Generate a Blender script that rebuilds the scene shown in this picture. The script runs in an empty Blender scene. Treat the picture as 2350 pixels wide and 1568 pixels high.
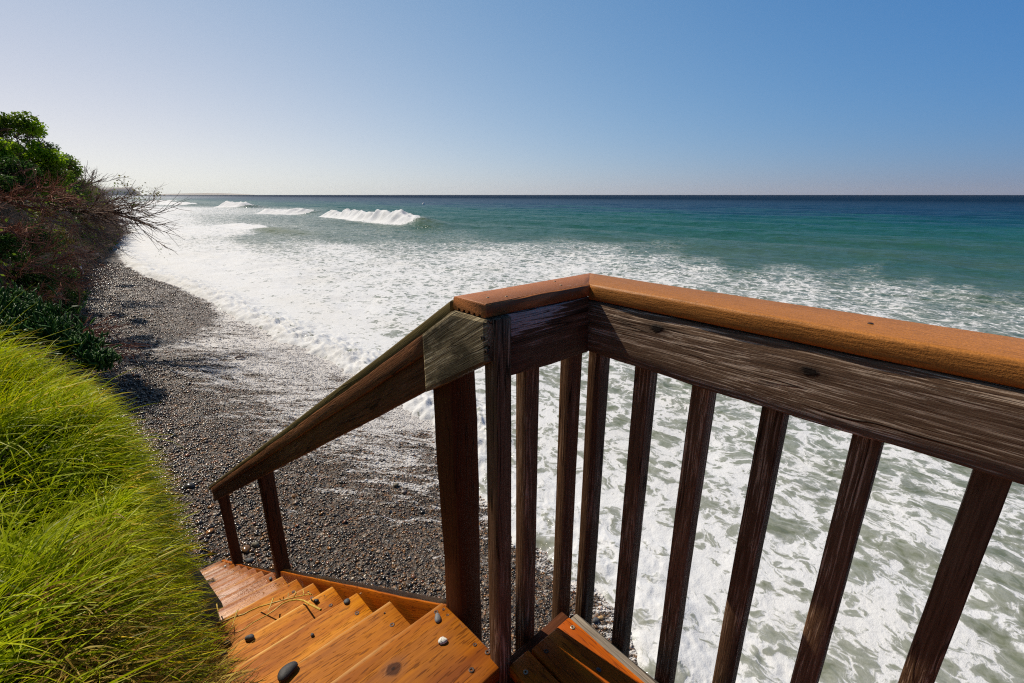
import bpy, math, random
import numpy as np
from mathutils import Vector, Matrix

random.seed(7)
RNG = np.random.default_rng(11)
S = 0.84                      # metres per layout unit
EYE = 4.2                     # eye height over still water (m)
PITCH = math.atan(350 / 1099)
FPX = 1099 / 1.0383           # focal length in pixels of a 2350 px wide frame
AZ_STAIR, AZ_DECK = math.radians(-44.6), math.radians(-41.9)
SUN_AZ, SUN_EL = math.radians(-50), math.radians(49)
scene = bpy.context.scene
COL = scene.collection


class Frame:
    """horizontal frame: e1 runs down the stairs along the coast, e2 out to sea, z up from the eye; layout units"""
    def __init__(self, az):
        self.e1 = np.array([math.sin(az), math.cos(az), 0.0])
        self.e2 = np.array([math.cos(az), -math.sin(az), 0.0])

    def w(self, a, b, c):
        p = (self.e1 * a + self.e2 * b) * S
        return np.array([p[0], p[1], c * S + EYE])


ST, DK = Frame(AZ_STAIR), Frame(AZ_DECK)
UP = np.array([0, 0, 1.0])
CP, SP = math.cos(PITCH), math.sin(PITCH)


def ray(u, v, fr=ST):
    r, d = (u - 1175) / FPX, (v - 784) / FPX
    w = np.array([r, CP - d * SP, -SP - d * CP])
    return np.array([w @ fr.e1, w @ fr.e2, w[2]])


def on_z(u, v, z, fr=ST):
    w = ray(u, v, fr)
    return w * (z / w[2])


def at_k(u, v, k):
    w = ray(u, v)
    return ST.w(*(w * k))


# ------------------------------------------------------------------ mesh helpers
def new_mesh(name, verts, faces, mat=None, parent=None, smooth=False, attrs=None, origin=None, uniform=None):
    """verts (n,3) world metres; faces: list of index lists or an (m,k) array"""
    verts = np.asarray(verts, dtype=np.float64)
    if parent is not None:
        off = np.array(WORLD_LOC[parent.name])
    elif origin is not None:
        off = np.array(origin, dtype=float)
    else:
        off = np.zeros(3)
    v = (verts - off).astype(np.float32)
    me = bpy.data.meshes.new(name)
    me.vertices.add(len(v))
    me.vertices.foreach_set('co', v.ravel())
    if isinstance(faces, np.ndarray):
        m, k = faces.shape
        idx = faces.ravel().astype(np.int32)
        starts = np.arange(0, m * k, k, dtype=np.int32)
    else:
        idx = np.array([i for f in faces for i in f], dtype=np.int32)
        lens = np.array([len(f) for f in faces], dtype=np.int32)
        starts = np.concatenate([[0], np.cumsum(lens)[:-1]]).astype(np.int32)
        m = len(faces)
    me.loops.add(len(idx))
    me.loops.foreach_set('vertex_index', idx)
    me.polygons.add(m)
    me.polygons.foreach_set('loop_start', starts)
    me.update(calc_edges=True)
    me.polygons.foreach_set('use_smooth', np.full(m, smooth))
    for key, val in (attrs or {}).items():
        val = np.asarray(val, dtype=np.float32)
        if val.ndim == 1:
            a = me.attributes.new(key, 'FLOAT', 'POINT')
            a.data.foreach_set('value', val)
        else:
            a = me.attributes.new(key, 'FLOAT_VECTOR', 'POINT')
            a.data.foreach_set('vector', val.ravel())
    if mat:
        me.materials.append(mat)
    o = bpy.data.objects.new(name, me)
    COL.objects.link(o)
    if parent is not None:
        o.parent = parent
    o.location = (0, 0, 0) if parent is not None else tuple(off)
    WORLD_LOC[o.name] = tuple(off)
    return o


WORLD_LOC = {}


def empty(name, loc):
    o = bpy.data.objects.new(name, None)
    o.empty_display_size = 0.1
    COL.objects.link(o)
    o.location = tuple(loc)
    WORLD_LOC[o.name] = tuple(loc)
    return o


def tag(o, label, cat, group=None, kind=None):
    o['label'] = label
    o['category'] = cat
    if group:
        o['group'] = group
    if kind:
        o['kind'] = kind
    return o


def struct(o, label, kind='structure'):
    o['kind'] = kind
    o['label'] = label
    return o


# ------------------------------------------------------------------ numpy noise
def _hash(ix, iy, seed):
    n = (ix.astype(np.int64) * 374761393 + iy.astype(np.int64) * 668265263 + seed * 974634721) & 0xffffffff
    n = ((n ^ (n >> 13)) * 1274126177) & 0xffffffff
    n = n ^ (n >> 16)
    return (n & 0xffff) / 65535.0


def vnoise(x, y, seed=0):
    ix, iy = np.floor(x), np.floor(y)
    fx, fy = x - ix, y - iy
    fx, fy = fx * fx * (3 - 2 * fx), fy * fy * (3 - 2 * fy)
    a, b = _hash(ix, iy, seed), _hash(ix + 1, iy, seed)
    c, d = _hash(ix, iy + 1, seed), _hash(ix + 1, iy + 1, seed)
    return (a + (b - a) * fx) * (1 - fy) + (c + (d - c) * fx) * fy


def fbm(x, y, seed=0, oct=4, gain=0.5):
    t, amp, tot = 0, 1.0, 0.0
    for i in range(oct):
        t = t + amp * vnoise(x * 2 ** i + 17.3 * i, y * 2 ** i - 9.1 * i, seed + i)
        tot += amp
        amp *= gain
    return t / tot


def sstep(a, b, x):
    t = np.clip((x - a) / (b - a), 0, 1)
    return t * t * (3 - 2 * t)


# ------------------------------------------------------------------ node helpers
class Mat:
    def __init__(self, name):
        self.m = bpy.data.materials.new(name)
        self.m.use_nodes = True
        self.t = self.m.node_tree
        self.t.nodes.clear()
        self.out = self.t.nodes.new('ShaderNodeOutputMaterial')

    def n(self, kind, **kw):
        nd = self.t.nodes.new('ShaderNode' + kind)
        ins = kw.pop('i', {})
        for k, v in kw.items():
            setattr(nd, k, v)
        for k, v in ins.items():
            self.link(v, nd.inputs[k])
        return nd

    def link(self, v, sock):
        if isinstance(v, bpy.types.NodeSocket):
            self.t.links.new(v, sock)
        else:
            if sock.type == 'RGBA' and len(v) == 3:
                v = (*v, 1)
            sock.default_value = v

    def attr(self, name, out='Vector'):
        return self.n('Attribute', attribute_name=name).outputs[out]

    def math(self, op, a, b=0.0, c=None, clamp=False):
        nd = self.n('Math', operation=op, use_clamp=clamp)
        self.link(a, nd.inputs[0]); self.link(b, nd.inputs[1])
        if c is not None:
            self.link(c, nd.inputs[2])
        return nd.outputs[0]

    def scale(self, vec, s):
        nd = self.n('VectorMath', operation='MULTIPLY')
        self.link(vec, nd.inputs[0]); self.link(s, nd.inputs[1])
        return nd.outputs[0]

    def add(self, a, b):
        nd = self.n('VectorMath', operation='ADD')
        self.link(a, nd.inputs[0]); self.link(b, nd.inputs[1])
        return nd.outputs[0]

    def noise(self, vec, scale=5.0, detail=3.0, rough=0.5, dist=0.0, out='Fac'):
        nd = self.n('TexNoise', i={'Vector': vec, 'Scale': scale, 'Detail': detail, 'Roughness': rough, 'Distortion': dist})
        return nd.outputs[out]

    def voro(self, vec, scale=5.0, feature='F1', out='Distance', rand=1.0):
        nd = self.n('TexVoronoi', feature=feature, i={'Vector': vec, 'Scale': scale, 'Randomness': rand})
        return nd.outputs[out]

    def ramp(self, fac, stops, interp='LINEAR'):
        nd = self.n('ValToRGB')
        cr = nd.color_ramp
        cr.interpolation = interp
        while len(cr.elements) < len(stops):
            cr.elements.new(0.5)
        for el, (p, c) in zip(cr.elements, stops):
            el.position = p
            el.color = (c, c, c, 1) if not hasattr(c, '__len__') else (*c, 1)
        self.link(fac, nd.inputs[0])
        return nd.outputs[0]

    def mr(self, x, a, b, c=0.0, d=1.0, smooth=False):
        nd = self.n('MapRange', interpolation_type='SMOOTHSTEP' if smooth else 'LINEAR')
        for s, v in zip(('Value', 'From Min', 'From Max', 'To Min', 'To Max'), (x, a, b, c, d)):
            self.link(v, nd.inputs[s])
        return nd.outputs[0]

    def mix(self, fac, a, b, blend='MIX'):
        nd = self.n('Mix', data_type='RGBA', blend_type=blend)
        self.link(fac, nd.inputs[0]); self.link(a, nd.inputs[6]); self.link(b, nd.inputs[7])
        return nd.outputs[2]

    def bump(self, h, strength=0.5, dist=0.01, normal=None):
        nd = self.n('Bump', i={'Height': h, 'Strength': strength, 'Distance': dist})
        if normal is not None:
            self.link(normal, nd.inputs['Normal'])
        return nd.outputs[0]

    def bsdf(self, color, rough=0.6, normal=None, spec=0.5, **kw):
        nd = self.n('BsdfPrincipled')
        self.link(color, nd.inputs['Base Color'])
        self.link(rough, nd.inputs['Roughness'])
        self.link(spec, nd.inputs['Specular IOR Level'])
        if normal is not None:
            self.link(normal, nd.inputs['Normal'])
        for k, v in kw.items():
            self.link(v, nd.inputs[k.replace('_', ' ')])
        return nd.outputs[0]

    def done(self, sh):
        self.t.links.new(sh, self.out.inputs['Surface'])
        return self.m


# ------------------------------------------------------------------ wood materials
def wood_tread(name, tint=0.0, wet=0.0, knots=(), pale=0.0):
    """stained cedar boards: long orange grain, dark dashed pores, knots"""
    m = Mat(name)
    g = m.attr('gco')
    warp = m.noise(m.scale(g, (2.0, 9.0, 9.0)), 1.0, 2.0)
    gw = m.add(g, m.n('CombineXYZ', i={'Y': m.math('MULTIPLY', m.math('SUBTRACT', warp, 0.5), 0.05)}).outputs[0])
    broad = m.noise(m.scale(gw, (1.1, 11.0, 11.0)), 1.0, 3.0, 0.55)
    fine = m.noise(m.scale(gw, (6.0, 190.0, 190.0)), 1.0, 4.0, 0.7)
    pore = m.noise(m.scale(gw, (22.0, 210.0, 210.0)), 1.0, 2.0, 0.5)
    blot = m.noise(m.scale(g, (4.0, 6.0, 6.0)), 1.0, 4.0, 0.6)
    col = m.ramp(broad, [(0.28, (.22 + pale * .1, .055 + pale * .08, .008 + pale * .03)), (0.46, (.43, .140 + pale * .05, .008 + pale * .05)),
                         (0.58, (.55 , .205 + pale * .06, .010 + pale * .07)), (0.75, (.42 + pale * .1, .16 + pale * .12, .04 + pale * .1))])
    col = m.mix(m.mr(fine, .35, .62, .45, 0.0), col, (.16, .035, .006))
    col = m.mix(m.mr(blot, .5, .72, 0.0, .55), col, (.24 + pale * .12, .088 + pale * .07, .032 + pale * .04))
    pm = m.mr(pore, .36, .42, .64, 0.0)
    col = m.mix(pm, col, (.085, .020, .003))
    h = m.math('ADD', m.math('MULTIPLY', fine, .6), m.math('MULTIPLY', pm, -.7))
    # knots (board coordinates) plus faint random ones
    kd = None
    for (kx, ky, kr) in knots:
        d = m.n('VectorMath', operation='DISTANCE')
        m.link(m.scale(g, (.8, 1, 0)), d.inputs[0]); d.inputs[1].default_value = (kx * .8, ky, 0)
        e = m.math('DIVIDE', d.outputs['Value'], kr)
        kd = e if kd is None else m.math('MINIMUM', kd, e)
    if kd is not None:
        wob = m.math('ADD', kd, m.math('MULTIPLY', m.math('SUBTRACT', m.noise(g, 70.0, 3.0), .5), .7))
        col = m.mix(m.mr(wob, 1.0, 2.1, .6, 0.0), col, (.30, .13, .055))
        col = m.mix(m.mr(wob, .75, 1.05, .92, 0.0), col, (.075, .028, .014))
        col = m.mix(m.mr(wob, .12, .26, .9, 0.0), col, (.02, .007, .004))
        h = m.math('SUBTRACT', h, m.mr(wob, .9, 1.1, .5, 0.0))
    if tint:
        col = m.mix(tint, col, (1.0, .68, .55), 'MULTIPLY')
    gy_ = m.n('SeparateXYZ', i={0: g}).outputs[1]
    if not tint:
        worn = m.math('MULTIPLY', m.mr(gy_, .003, .012, 1.0, 0.0), m.mr(blot, .35, .6))
        col = m.mix(m.math('MULTIPLY', worn, .75), col, (.66, .40, .16))
    rv = m.n('ObjectInfo').outputs['Random']
    col = m.mix(1.0, col, m.ramp(rv, [(0, (.60, .50, .42)), (.3, (1.0, .92, .75)), (.6, (1.18, 1.18, .9)), (.8, (.90, .78, .75)), (1, (.72, .62, .60))]), 'MULTIPLY')
    rough = m.mr(blot, .3, .7, .42 - .22 * wet, .62 - .25 * wet)
    nrm = m.bump(h, .55, .0016)
    if wet > 0:
        drops = m.voro(g, 95.0)
        dm = m.math('MULTIPLY', m.mr(drops, .12, .3, 1.0, 0.0), m.mr(m.noise(m.scale(g, (6, 14, 14)), 1.0, 3.0), .52, .62, 0.0, 1.0))
        nrm = m.bump(dm, .9 * wet, .004, nrm)
        rough = m.math('SUBTRACT', rough, m.math('MULTIPLY', dm, .25))
    return m.done(m.bsdf(col, rough, nrm, .09 + .35 * wet))


def wood_weathered(name, dark, mid, light, amount=.5, bump=.8, ring=1.0, green=None, patch_at=None, knots=()):
    """old stained lumber: dark brown with silvery worn streaks following the grain, checks and knots"""
    m = Mat(name)
    g = m.attr('gco')
    w1 = m.noise(m.scale(g, (1.6, 5.0, 5.0)), 1.0, 3.0)
    gw = m.add(g, m.n('CombineXYZ', i={'Y': m.math('MULTIPLY', m.math('SUBTRACT', w1, .5), .05 * ring), 'Z': m.math('MULTIPLY', m.math('SUBTRACT', w1, .5), .05)}).outputs[0])
    kn = m.voro(m.scale(g, (2.3, 7.0, 7.0)), 1.0, rand=1.0)
    knot = m.mr(kn, .07, .15, 1.0, 0.0)
    gk = m.add(gw, m.n('CombineXYZ', i={'Y': m.math('MULTIPLY', m.mr(kn, .0, .3, 1.0, 0.0), .016)}).outputs[0])
    streak = m.noise(m.scale(gk, (6.0, 250.0, 250.0)), 1.0, 5.0, .70)
    strand = m.noise(m.scale(gk, (12.0, 400.0, 400.0)), 1.0, 3.0, .65)
    patch = m.noise(m.scale(g, (3.4, 9.0, 9.0)), 1.0, 4.0, .6)
    col = m.mix(m.mr(streak, .36, .72), dark, mid)
    worn = m.math('MULTIPLY', m.mr(streak, .535, .58), m.mr(patch, .62 - amount * .35, .74 - amount * .3))
    col = m.mix(m.math('MULTIPLY', worn, .85), col, light)
    col = m.mix(m.mr(strand, .3, .42, .75, 0.0), col, tuple(c * .3 for c in dark))
    if patch_at is not None:
        gx, gy = m.n('SeparateXYZ', i={0: g}).outputs[0], m.n('SeparateXYZ', i={0: g}).outputs[1]
        # bare silvery wood where the stain has peeled off, thinning out downward
        zone = m.math('ADD', m.mr(gy, .045, .115), m.mr(gx, .21, .08, -.7, .0))
        pk = m.mr(m.math('ADD', zone, m.math('MULTIPLY', m.math('SUBTRACT', streak, .5), 3.2)), .55, .75)
        col = m.mix(m.math('MULTIPLY', pk, .9), col, patch_at)
    col = m.mix(1.0, col, m.ramp(m.n('ObjectInfo').outputs['Random'], [(0, (.8, .78, .76)), (.5, (1, 1, 1)), (1, (1.25, 1.2, 1.15))]), 'MULTIPLY')
    if green is not None:
        gp = m.mr(m.noise(m.scale(g, (6, 9, 9)), 1.0, 4.0, .6), .46, .56)
        col = m.mix(m.math('MULTIPLY', gp, .92), col, green)
    col = m.mix(m.math('MULTIPLY', knot, .85), col, tuple(c * .35 for c in dark))
    ck = m.math('ABSOLUTE', m.math('SUBTRACT', m.noise(m.scale(gk, (.9, 34.0, 34.0)), 1.0, 2.0, .5), .5))
    crack = m.math('MULTIPLY', m.mr(ck, .004, .013, 1.0, 0.0), m.mr(m.noise(m.scale(g, (2.6, 12, 12)), 1.0, 2.0), .48, .58))
    col = m.mix(m.math('MULTIPLY', crack, .9), col, tuple(c * .18 for c in dark))
    h = m.math('ADD', m.math('MULTIPLY', streak, 1.0), m.math('MULTIPLY', strand, .5))
    h = m.math('SUBTRACT', h, m.math('ADD', m.math('MULTIPLY', knot, .6), m.math('MULTIPLY', crack, 1.2)))
    for (kx, ky, kr) in knots:
        d = m.n('VectorMath', operation='DISTANCE')
        m.link(m.scale(g, (.55, 1, 0)), d.inputs[0]); d.inputs[1].default_value = (kx * .55, ky, 0)
        kd = m.math('ADD', m.math('DIVIDE', d.outputs['Value'], kr), m.math('MULTIPLY', m.math('SUBTRACT', m.noise(g, 90.0, 3.0), .5), .8))
        col = m.mix(m.mr(kd, 1.0, 2.4, .7, 0.0), col, tuple(c * .6 for c in dark))
        col = m.mix(m.mr(kd, .6, 1.0, .95, 0.0), col, (.010, .006, .004))
        h = m.math('SUBTRACT', h, m.mr(kd, .5, 1.0, .8, 0.0))
    nrm = m.bump(h, bump, .003)
    return m.done(m.bsdf(col, m.mr(streak, .3, .7, .55, .8), nrm, .12))


def composite_cap(name, base, lines=0.0):
    m = Mat(name)
    g = m.attr('gco')
    sp = m.noise(g, 420.0, 2.0, .7)
    dash = m.noise(m.scale(g, (30.0, 260.0, 260.0)), 1.0, 2.0, .6)
    soft = m.noise(m.scale(g, (1.5, 6, 6)), 1.0, 3.0)
    col = m.mix(m.mr(soft, .3, .7), tuple(c * .85 for c in base), tuple(min(1, c * 1.15) for c in base))
    col = m.mix(m.mr(sp, .40, .60, .5, 0.0), col, tuple(c * .4 for c in base))
    col = m.mix(m.mr(dash, .36, .46, .5, 0.0), col, tuple(c * .45 for c in base))
    h = m.math('ADD', m.math('MULTIPLY', sp, .5), m.math('MULTIPLY', dash, .8))
    if lines > 0:
        w = m.noise(m.scale(g, (2.2, 8.0, 8.0)), 1.0, 2.0)
        x = m.n('SeparateXYZ', i={0: g}).outputs[1]
        ph = m.math('ADD', m.math('MULTIPLY', x, 1150.0), m.math('MULTIPLY', w, 60.0))
        s = m.math('MULTIPLY', m.math('SINE', ph), m.mr(m.n('SeparateXYZ', i={0: g}).outputs[0], .0015, .004))
        col = m.mix(m.mr(s, .1, .8, 0.0, lines), col, tuple(c * .35 for c in base))
        h = m.math('SUBTRACT', h, m.math('MULTIPLY', s, .6 * lines))
    scuff = m.math('MULTIPLY', m.mr(m.noise(g, 55.0, 3.0), .66, .70), m.mr(m.noise(g, 6.0, 2.0), .62, .68))
    col = m.mix(m.math('MULTIPLY', scuff, .6), col, (.62, .52, .42))
    return m.done(m.bsdf(col, .5, m.bump(h, .6, .0018), .22))


M = {}
M['tread'] = wood_tread('stained_cedar', knots=[(.20, .075, .017), (.315, .065, .014)])
M['tread_plain'] = wood_tread('stained_cedar_plain')
M['tread_wet'] = wood_tread('stained_cedar_wet', wet=1.0, pale=.35)
M['tread_pale'] = wood_tread('worn_cedar_wet', wet=.8, pale=1.0)
M['deck'] = wood_tread('deck_cedar', tint=1.0)
M['rail'] = wood_weathered('weathered_rail_board', (.13, .073, .040), (.29, .18, .108), (.70, .53, .38), .80, .9, .8, knots=[(.205, .095, .010), (.482, .082, .009), (.80, .05, .011)])
M['rail_peeled'] = wood_weathered('peeled_rail_board', (.08, .042, .022), (.18, .105, .06), (.45, .32, .22), .5, .9, .8, patch_at=(.50, .42, .38))
M['baluster'] = wood_weathered('weathered_baluster', (.105, .054, .027), (.25, .14, .075), (.56, .39, .25), .55, .6, .3)
M['post'] = wood_weathered('dark_red_post', (.065, .020, .007), (.13, .042, .015), (.19, .085, .045), .2, .5, .4)
M['handrail'] = wood_weathered('dark_handrail_board', (.085, .034, .013), (.26, .105, .042), (.40, .21, .10), .25, .9, .9)
M['splice'] = wood_weathered('lichen_grey_board', (.16, .115, .055), (.46, .36, .20), (.70, .58, .36), .75, 1.0, 1.6, green=(.075, .058, .03))
M['olive'] = wood_weathered('mossy_handrail_cap', (.12, .085, .03), (.17, .125, .045), (.24, .18, .08), .4, .3, .3)
M['fascia'] = wood_weathered('silvered_rim_board', (.20, .16, .12), (.33, .28, .22), (.48, .43, .36), .6, .7, .4)
M['stringer'] = wood_tread('stained_stringer', tint=.5)
M['cap_lined'] = composite_cap('composite_cap_grained', (.50, .18, .055), .8)
M['cap_plain'] = composite_cap('composite_cap', (.47, .178, .034))


def simple(name, col, rough=.6, metal=0.0, bump=None, spec=.5, var=0.0):
    m = Mat(name)
    tc = m.n('TexCoord').outputs['Object']
    c = col
    nrm = None
    if var:
        c = m.mix(m.mr(m.noise(tc, 60.0, 4.0, .65), .35, .65), tuple(x * (1 - var) for x in col), tuple(min(1, x * (1 + var)) for x in col))
    if bump:
        nrm = m.bump(m.noise(tc, bump, 4.0, .6), .5, .004)
    return m.done(m.bsdf(c, rough, nrm, spec, Metallic=metal))


M['screw_rust'] = simple('rusty_screw', (.06, .03, .018), .5, .3, var=.4)
M['screw_steel'] = simple('steel_screw', (.34, .28, .20), .45, .7)

# ------------------------------------------------------------------ lumber builder
def beam(name, parent, mat, O, X, Y, Z, L, W, T, ch=.004, cutA=(0, 0), cutB=(0, 0), wob=.0012, profile=None, step=.06, extra=None):
    """board from origin O along X (length L), Y (width W), Z (thickness T); rounded edges; cut = end slope per y and z.
    profile: optional list of (y, z) for the cross-section (counter-clockwise seen from +X)."""
    O, X, Y, Z = map(lambda a: np.asarray(a, float), (O, X, Y, Z))
    if profile is None:
        pr = []
        for cy, cz, a0 in ((W - ch, T - ch, 0), (ch, T - ch, 90), (ch, ch, 180), (W - ch, ch, 270)):
            for a in (0, 45, 90):
                aa = math.radians(a0 + a)
                pr.append((cy + ch * math.cos(aa), cz + ch * math.sin(aa)))
        prof = []
        for i in range(len(pr)):
            a, b = np.array(pr[i]), np.array(pr[(i + 1) % len(pr)])
            n = max(1, int(np.linalg.norm(b - a) / .025))
            for k in range(n):
                prof.append(a + (b - a) * k / n)
        prof = np.array(prof)
    else:
        prof = np.array(profile, float)
    n = len(prof)
    cen = prof.mean(0)
    sx = np.linspace(0, 1, max(3, int(L / step) + 1))
    A = cutA[0] * prof[:, 0] + cutA[1] * prof[:, 1]
    B = cutB[0] * prof[:, 0] + cutB[1] * prof[:, 1]
    rings = []
    shrink = lambda p, c: cen + (p - cen) * (1 - c / np.maximum(np.abs(p - cen).max(0), 1e-6))
    pin = shrink(prof, ch * .8)
    rings.append((A, pin))
    for s in sx:
        x = (ch * .8) + s * (L - 1.6 * ch)
        rings.append((A * (1 - s) + B * s + x, prof))
    rings.append((B + L, pin))
    ph = RNG.uniform(0, 9, 6)
    V, G = [], []
    for x, p in rings:
        V.append(np.stack([x, p[:, 0] + wob * np.sin(x * 9 + ph[0] + p[:, 1] * 40) + wob * .6 * np.sin(x * 31 + ph[1]),
                           p[:, 1] + wob * np.sin(x * 7 + ph[2] + p[:, 0] * 25)], 1))
    V = np.concatenate(V)
    G = V.copy()
    F = []
    R = len(rings)
    for r in range(R - 1):
        for k in range(n):
            k2 = (k + 1) % n
            F.append([r * n + k, r * n + k2, (r + 1) * n + k2, (r + 1) * n + k])
    F.append(list(range(n))[::-1])
    F.append([(R - 1) * n + k for k in range(n)])
    if np.dot(np.cross(X, Y), Z) < 0:
        F = [f[::-1] for f in F]
    P = O + V[:, :1] * X + V[:, 1:2] * Y + V[:, 2:3] * Z
    off = extra if extra is not None else RNG.uniform(0, 40, 3)
    # orientation of faces: profile runs counter-clockwise in (y, z), rings along +x
    o = new_mesh(name, P, [f[::-1] for f in F], mat, parent, False, {'gco': G + off})
    o.data.polygons.foreach_set('use_smooth', np.array([len(f) == 4 for f in F]))
    o.data.set_sharp_from_angle(angle=math.radians(50))
    return o


def screw(parent, p, up, r=.0045, mat='screw_rust', depth=.0015):
    up = np.asarray(up, float)
    up = up / np.linalg.norm(up)
    t = np.cross(up, [.3, .8, .1]); t /= np.linalg.norm(t)
    b = np.cross(up, t)
    V, F = [], []
    k = 14
    for rr, hh in ((r, -.004), (r, .0008), (r * .8, .0014), (r * .45, .0012), (r * .36, -depth)):
        for i in range(k):
            a = 2 * math.pi * i / k
            q = rr * (1 + (.22 * math.cos(4 * a) if rr < r * .5 else 0))
            V.append(np.asarray(p) + q * (math.cos(a) * t + math.sin(a) * b) + up * hh)
    for j in range(4):
        for i in range(k):
            F.append([j * k + i, j * k + (i + 1) % k, (j + 1) * k + (i + 1) % k, (j + 1) * k + i])
    F.append([4 * k + i for i in range(k)])
    return new_mesh('screw', np.array(V), F, M[mat], parent)


# ------------------------------------------------------------------ staircase
TR, TH = .3232, .2008
NT = 16


def tread_front(n):
    return (1.025, -1.3) if n == 0 else (1.066 + TR * n, -1.3667 - TH * n)


E_LEFT, E_RIGHT = .03, .682
stairs = empty('wooden_staircase', ST.w(5.9, .35, -4.5))
tag(stairs, 'steep orange-stained wooden staircase going down beside the grass to the pebble beach', 'staircase')
u1, u2 = ST.e1, ST.e2
treads = []
for n in range(NT):
    fe, fz = tread_front(n)
    depth = .30 if n == 0 else .345
    mat = 'tread' if n == 0 else ('tread_plain' if n < 6 else ('tread_wet' if n in (6, 7, 8, 9) else 'tread_pale'))
    jig = 0.0 if n == 0 else random.uniform(-.006, .006)
    right = E_RIGHT + (0 if n == 0 else random.uniform(-.008, .006))
    if n >= 8 and n % 2 == 0:
        # lower treads are two narrow planks side by side
        for q in range(2):
            wq = depth * .49 * S
            o = beam('tread', stairs, M[mat if q else 'tread_wet'], ST.w(fe - depth * .51 * q, right - .008 * q, fz - .045 + jig), -u2, -u1, UP, (right - E_LEFT) * S, wq, .038, ch=.004, extra=np.array([RNG.uniform(0, 40), 0, RNG.uniform(0, 40)]))
    else:
        o = beam('tread', stairs, M[mat], ST.w(fe, right, fz - .045 + jig), -u2, -u1, UP, (right - E_LEFT) * S, depth * S, .038, ch=.004,
                 extra=np.zeros(3) if n == 0 else np.array([RNG.uniform(0, 40), 0, RNG.uniform(0, 40)]))
    treads.append((n, fe, fz + jig, right, o))
for n, fe, fz, right, o in treads:
    if n == 0 or n > 11:
        continue
    for db, mt, r in ((.10, 'screw_rust', .008), (.035, 'screw_rust', .003), (.2, 'screw_rust', .003)):
        screw(o, ST.w(fe - db - random.uniform(-.012, .012), right - .055 - random.uniform(-.01, .01), fz), UP, r, mt)
o0 = treads[0][4]
for px, py, r in ((1001, 1405, .006), (1018, 1399, .004), (1027, 1412, .004), (1062, 1438, .005), (1090, 1480, .005), (1119, 1497, .007), (1132, 1507, .006), (1056, 1432, .004), (1082, 1538, .007)):
    q = on_z(px, py, -1.3)
    screw(o0, ST.w(q[0], q[1], -1.3), UP, r, 'screw_rust' if r < .0065 or px < 1100 else 'screw_rust')
# closed stringer on the seaward side in two lengths, one hidden on the land side
sl = math.hypot(TR, TH)
DN = (u1 * TR - UP * TH) / sl
NO = (u1 * TH + UP * TR) / sl


def stringer(e2, t, ea, za, length, w, shift=0.0):
    O = ST.w(ea, e2, za) - NO * w + DN * (w * TH / TR)
    return beam('stringer', stairs, M['stringer'], O, DN, NO, u2, length, w, t, ch=.003, cutA=(-TH / TR, 0), cutB=(-TH / TR, 0))


stringer(.696, .030, 1.03, -1.335, 2.48 * S, .235)
stringer(.698, .028, 3.15, -2.685, 3.35 * S, .21)
stringer(E_LEFT - .05, .04, 1.0, -1.45, 6.0 * S, .22)
# ------------------------------------------------------------------ stair handrail
hand = empty('stair_handrail', ST.w(3.2, .72, -2.7))
tag(hand, 'sloping dark brown handrail with mossy cap and square posts beside the stairs', 'handrail')
SLP = .62
dl = math.hypot(1, SLP)
HD = (u1 - UP * SLP) / dl
HN = (u1 * SLP + UP) / dl
plumb = -SLP
# rail board: lower edge passes (1.016,-.523) in plane e2=.66
L_h = (5.18 - .99) * S * dl
beam('rail_board', hand, M['handrail'], ST.w(.99, .664, -.508), HD, HN, u2, L_h, .165 * S / dl * 1.0, .024, ch=.004, cutA=(plumb, 0), cutB=(plumb, 0), wob=.0008)
beam('cleat', hand, M['handrail'], ST.w(.99, .654, -.405), HD, HN, u2, L_h - .05, .050 * S, .009, ch=.003, cutA=(plumb, 0), cutB=(plumb, 0), wob=.0009)
L_c = (5.34 - .88) * S * dl
beam('cap_rail', hand, M['olive'], ST.w(.88, .662, -.285), HD, u2, HN, L_c, .095, .031, ch=.006, cutA=(0, -SLP), cutB=(0, .2), wob=.0008)
# splice plate: sloped board clipped level under the cap
sp_pts = [(.722, -.262), (.722, -.353), (.855, -.434), (.987, -.512), (.995, -.352), (.86, -.264)]
V, F, G = [], [], []
NU, NV_ = 28, 16
for t_i, e2 in enumerate((.643, .69)):
    for i in range(NU + 1):
        s = i / NU
        e = .734 + (.991 - .734) * s
        zb = -.353 - .60 * (e - .722)
        zt = min(-.262, -.264 - .655 * (e - .86))
        for j in range(NV_ + 1):
            z = zb + (zt - zb) * j / NV_
            edge = min(i, NU - i, 2 * j, 2 * (NV_ - j))
            dd = .004 if (edge == 0 and t_i == 0) else 0.0
            V.append(ST.w(e, e2 + dd, z))
            G.append(((e * .85 - z * .53) * S, (e * .53 + z * .85) * S, e2 * S))
row = NV_ + 1
half = (NU + 1) * row
for i in range(NU):
    for j in range(NV_):
        a = i * row + j
        F.append([a, a + 1, a + row + 1, a + row])
        F.append([half + a, half + a + row, half + a + row + 1, half + a + 1])
rim = [i * row for i in range(NU + 1)] + [NU * row + j for j in range(1, row)] + [i * row + NV_ for i in range(NU - 1, -1, -1)] + [j for j in range(NV_ - 1, 0, -1)]
for k in range(len(rim)):
    a, b = rim[k], rim[(k + 1) % len(rim)]
    F.append([a, b, half + b, half + a])
sp = new_mesh('splice_plate', np.array(V), F, M['splice'], hand, False, {'gco': np.array(G) + 3.0})
sp['label'] = 'lichen grey splice plate nailed over the joint'
for e, z in ((.745, -.305), (.735, -.335)):
    screw(sp, ST.w(e, .643, z), -u2, .005)
for (e1a, zt, zb, sz) in ((.935, -.40, -1.95, .088), (3.185, -1.78, -3.6, .09), (5.04, -2.93, -4.75, .09)):
    beam('post', hand, M['post'], ST.w(e1a, .692, zb), UP, u1, u2, (zt - zb) * S, sz * S, sz * S, ch=.005, wob=.002)

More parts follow.
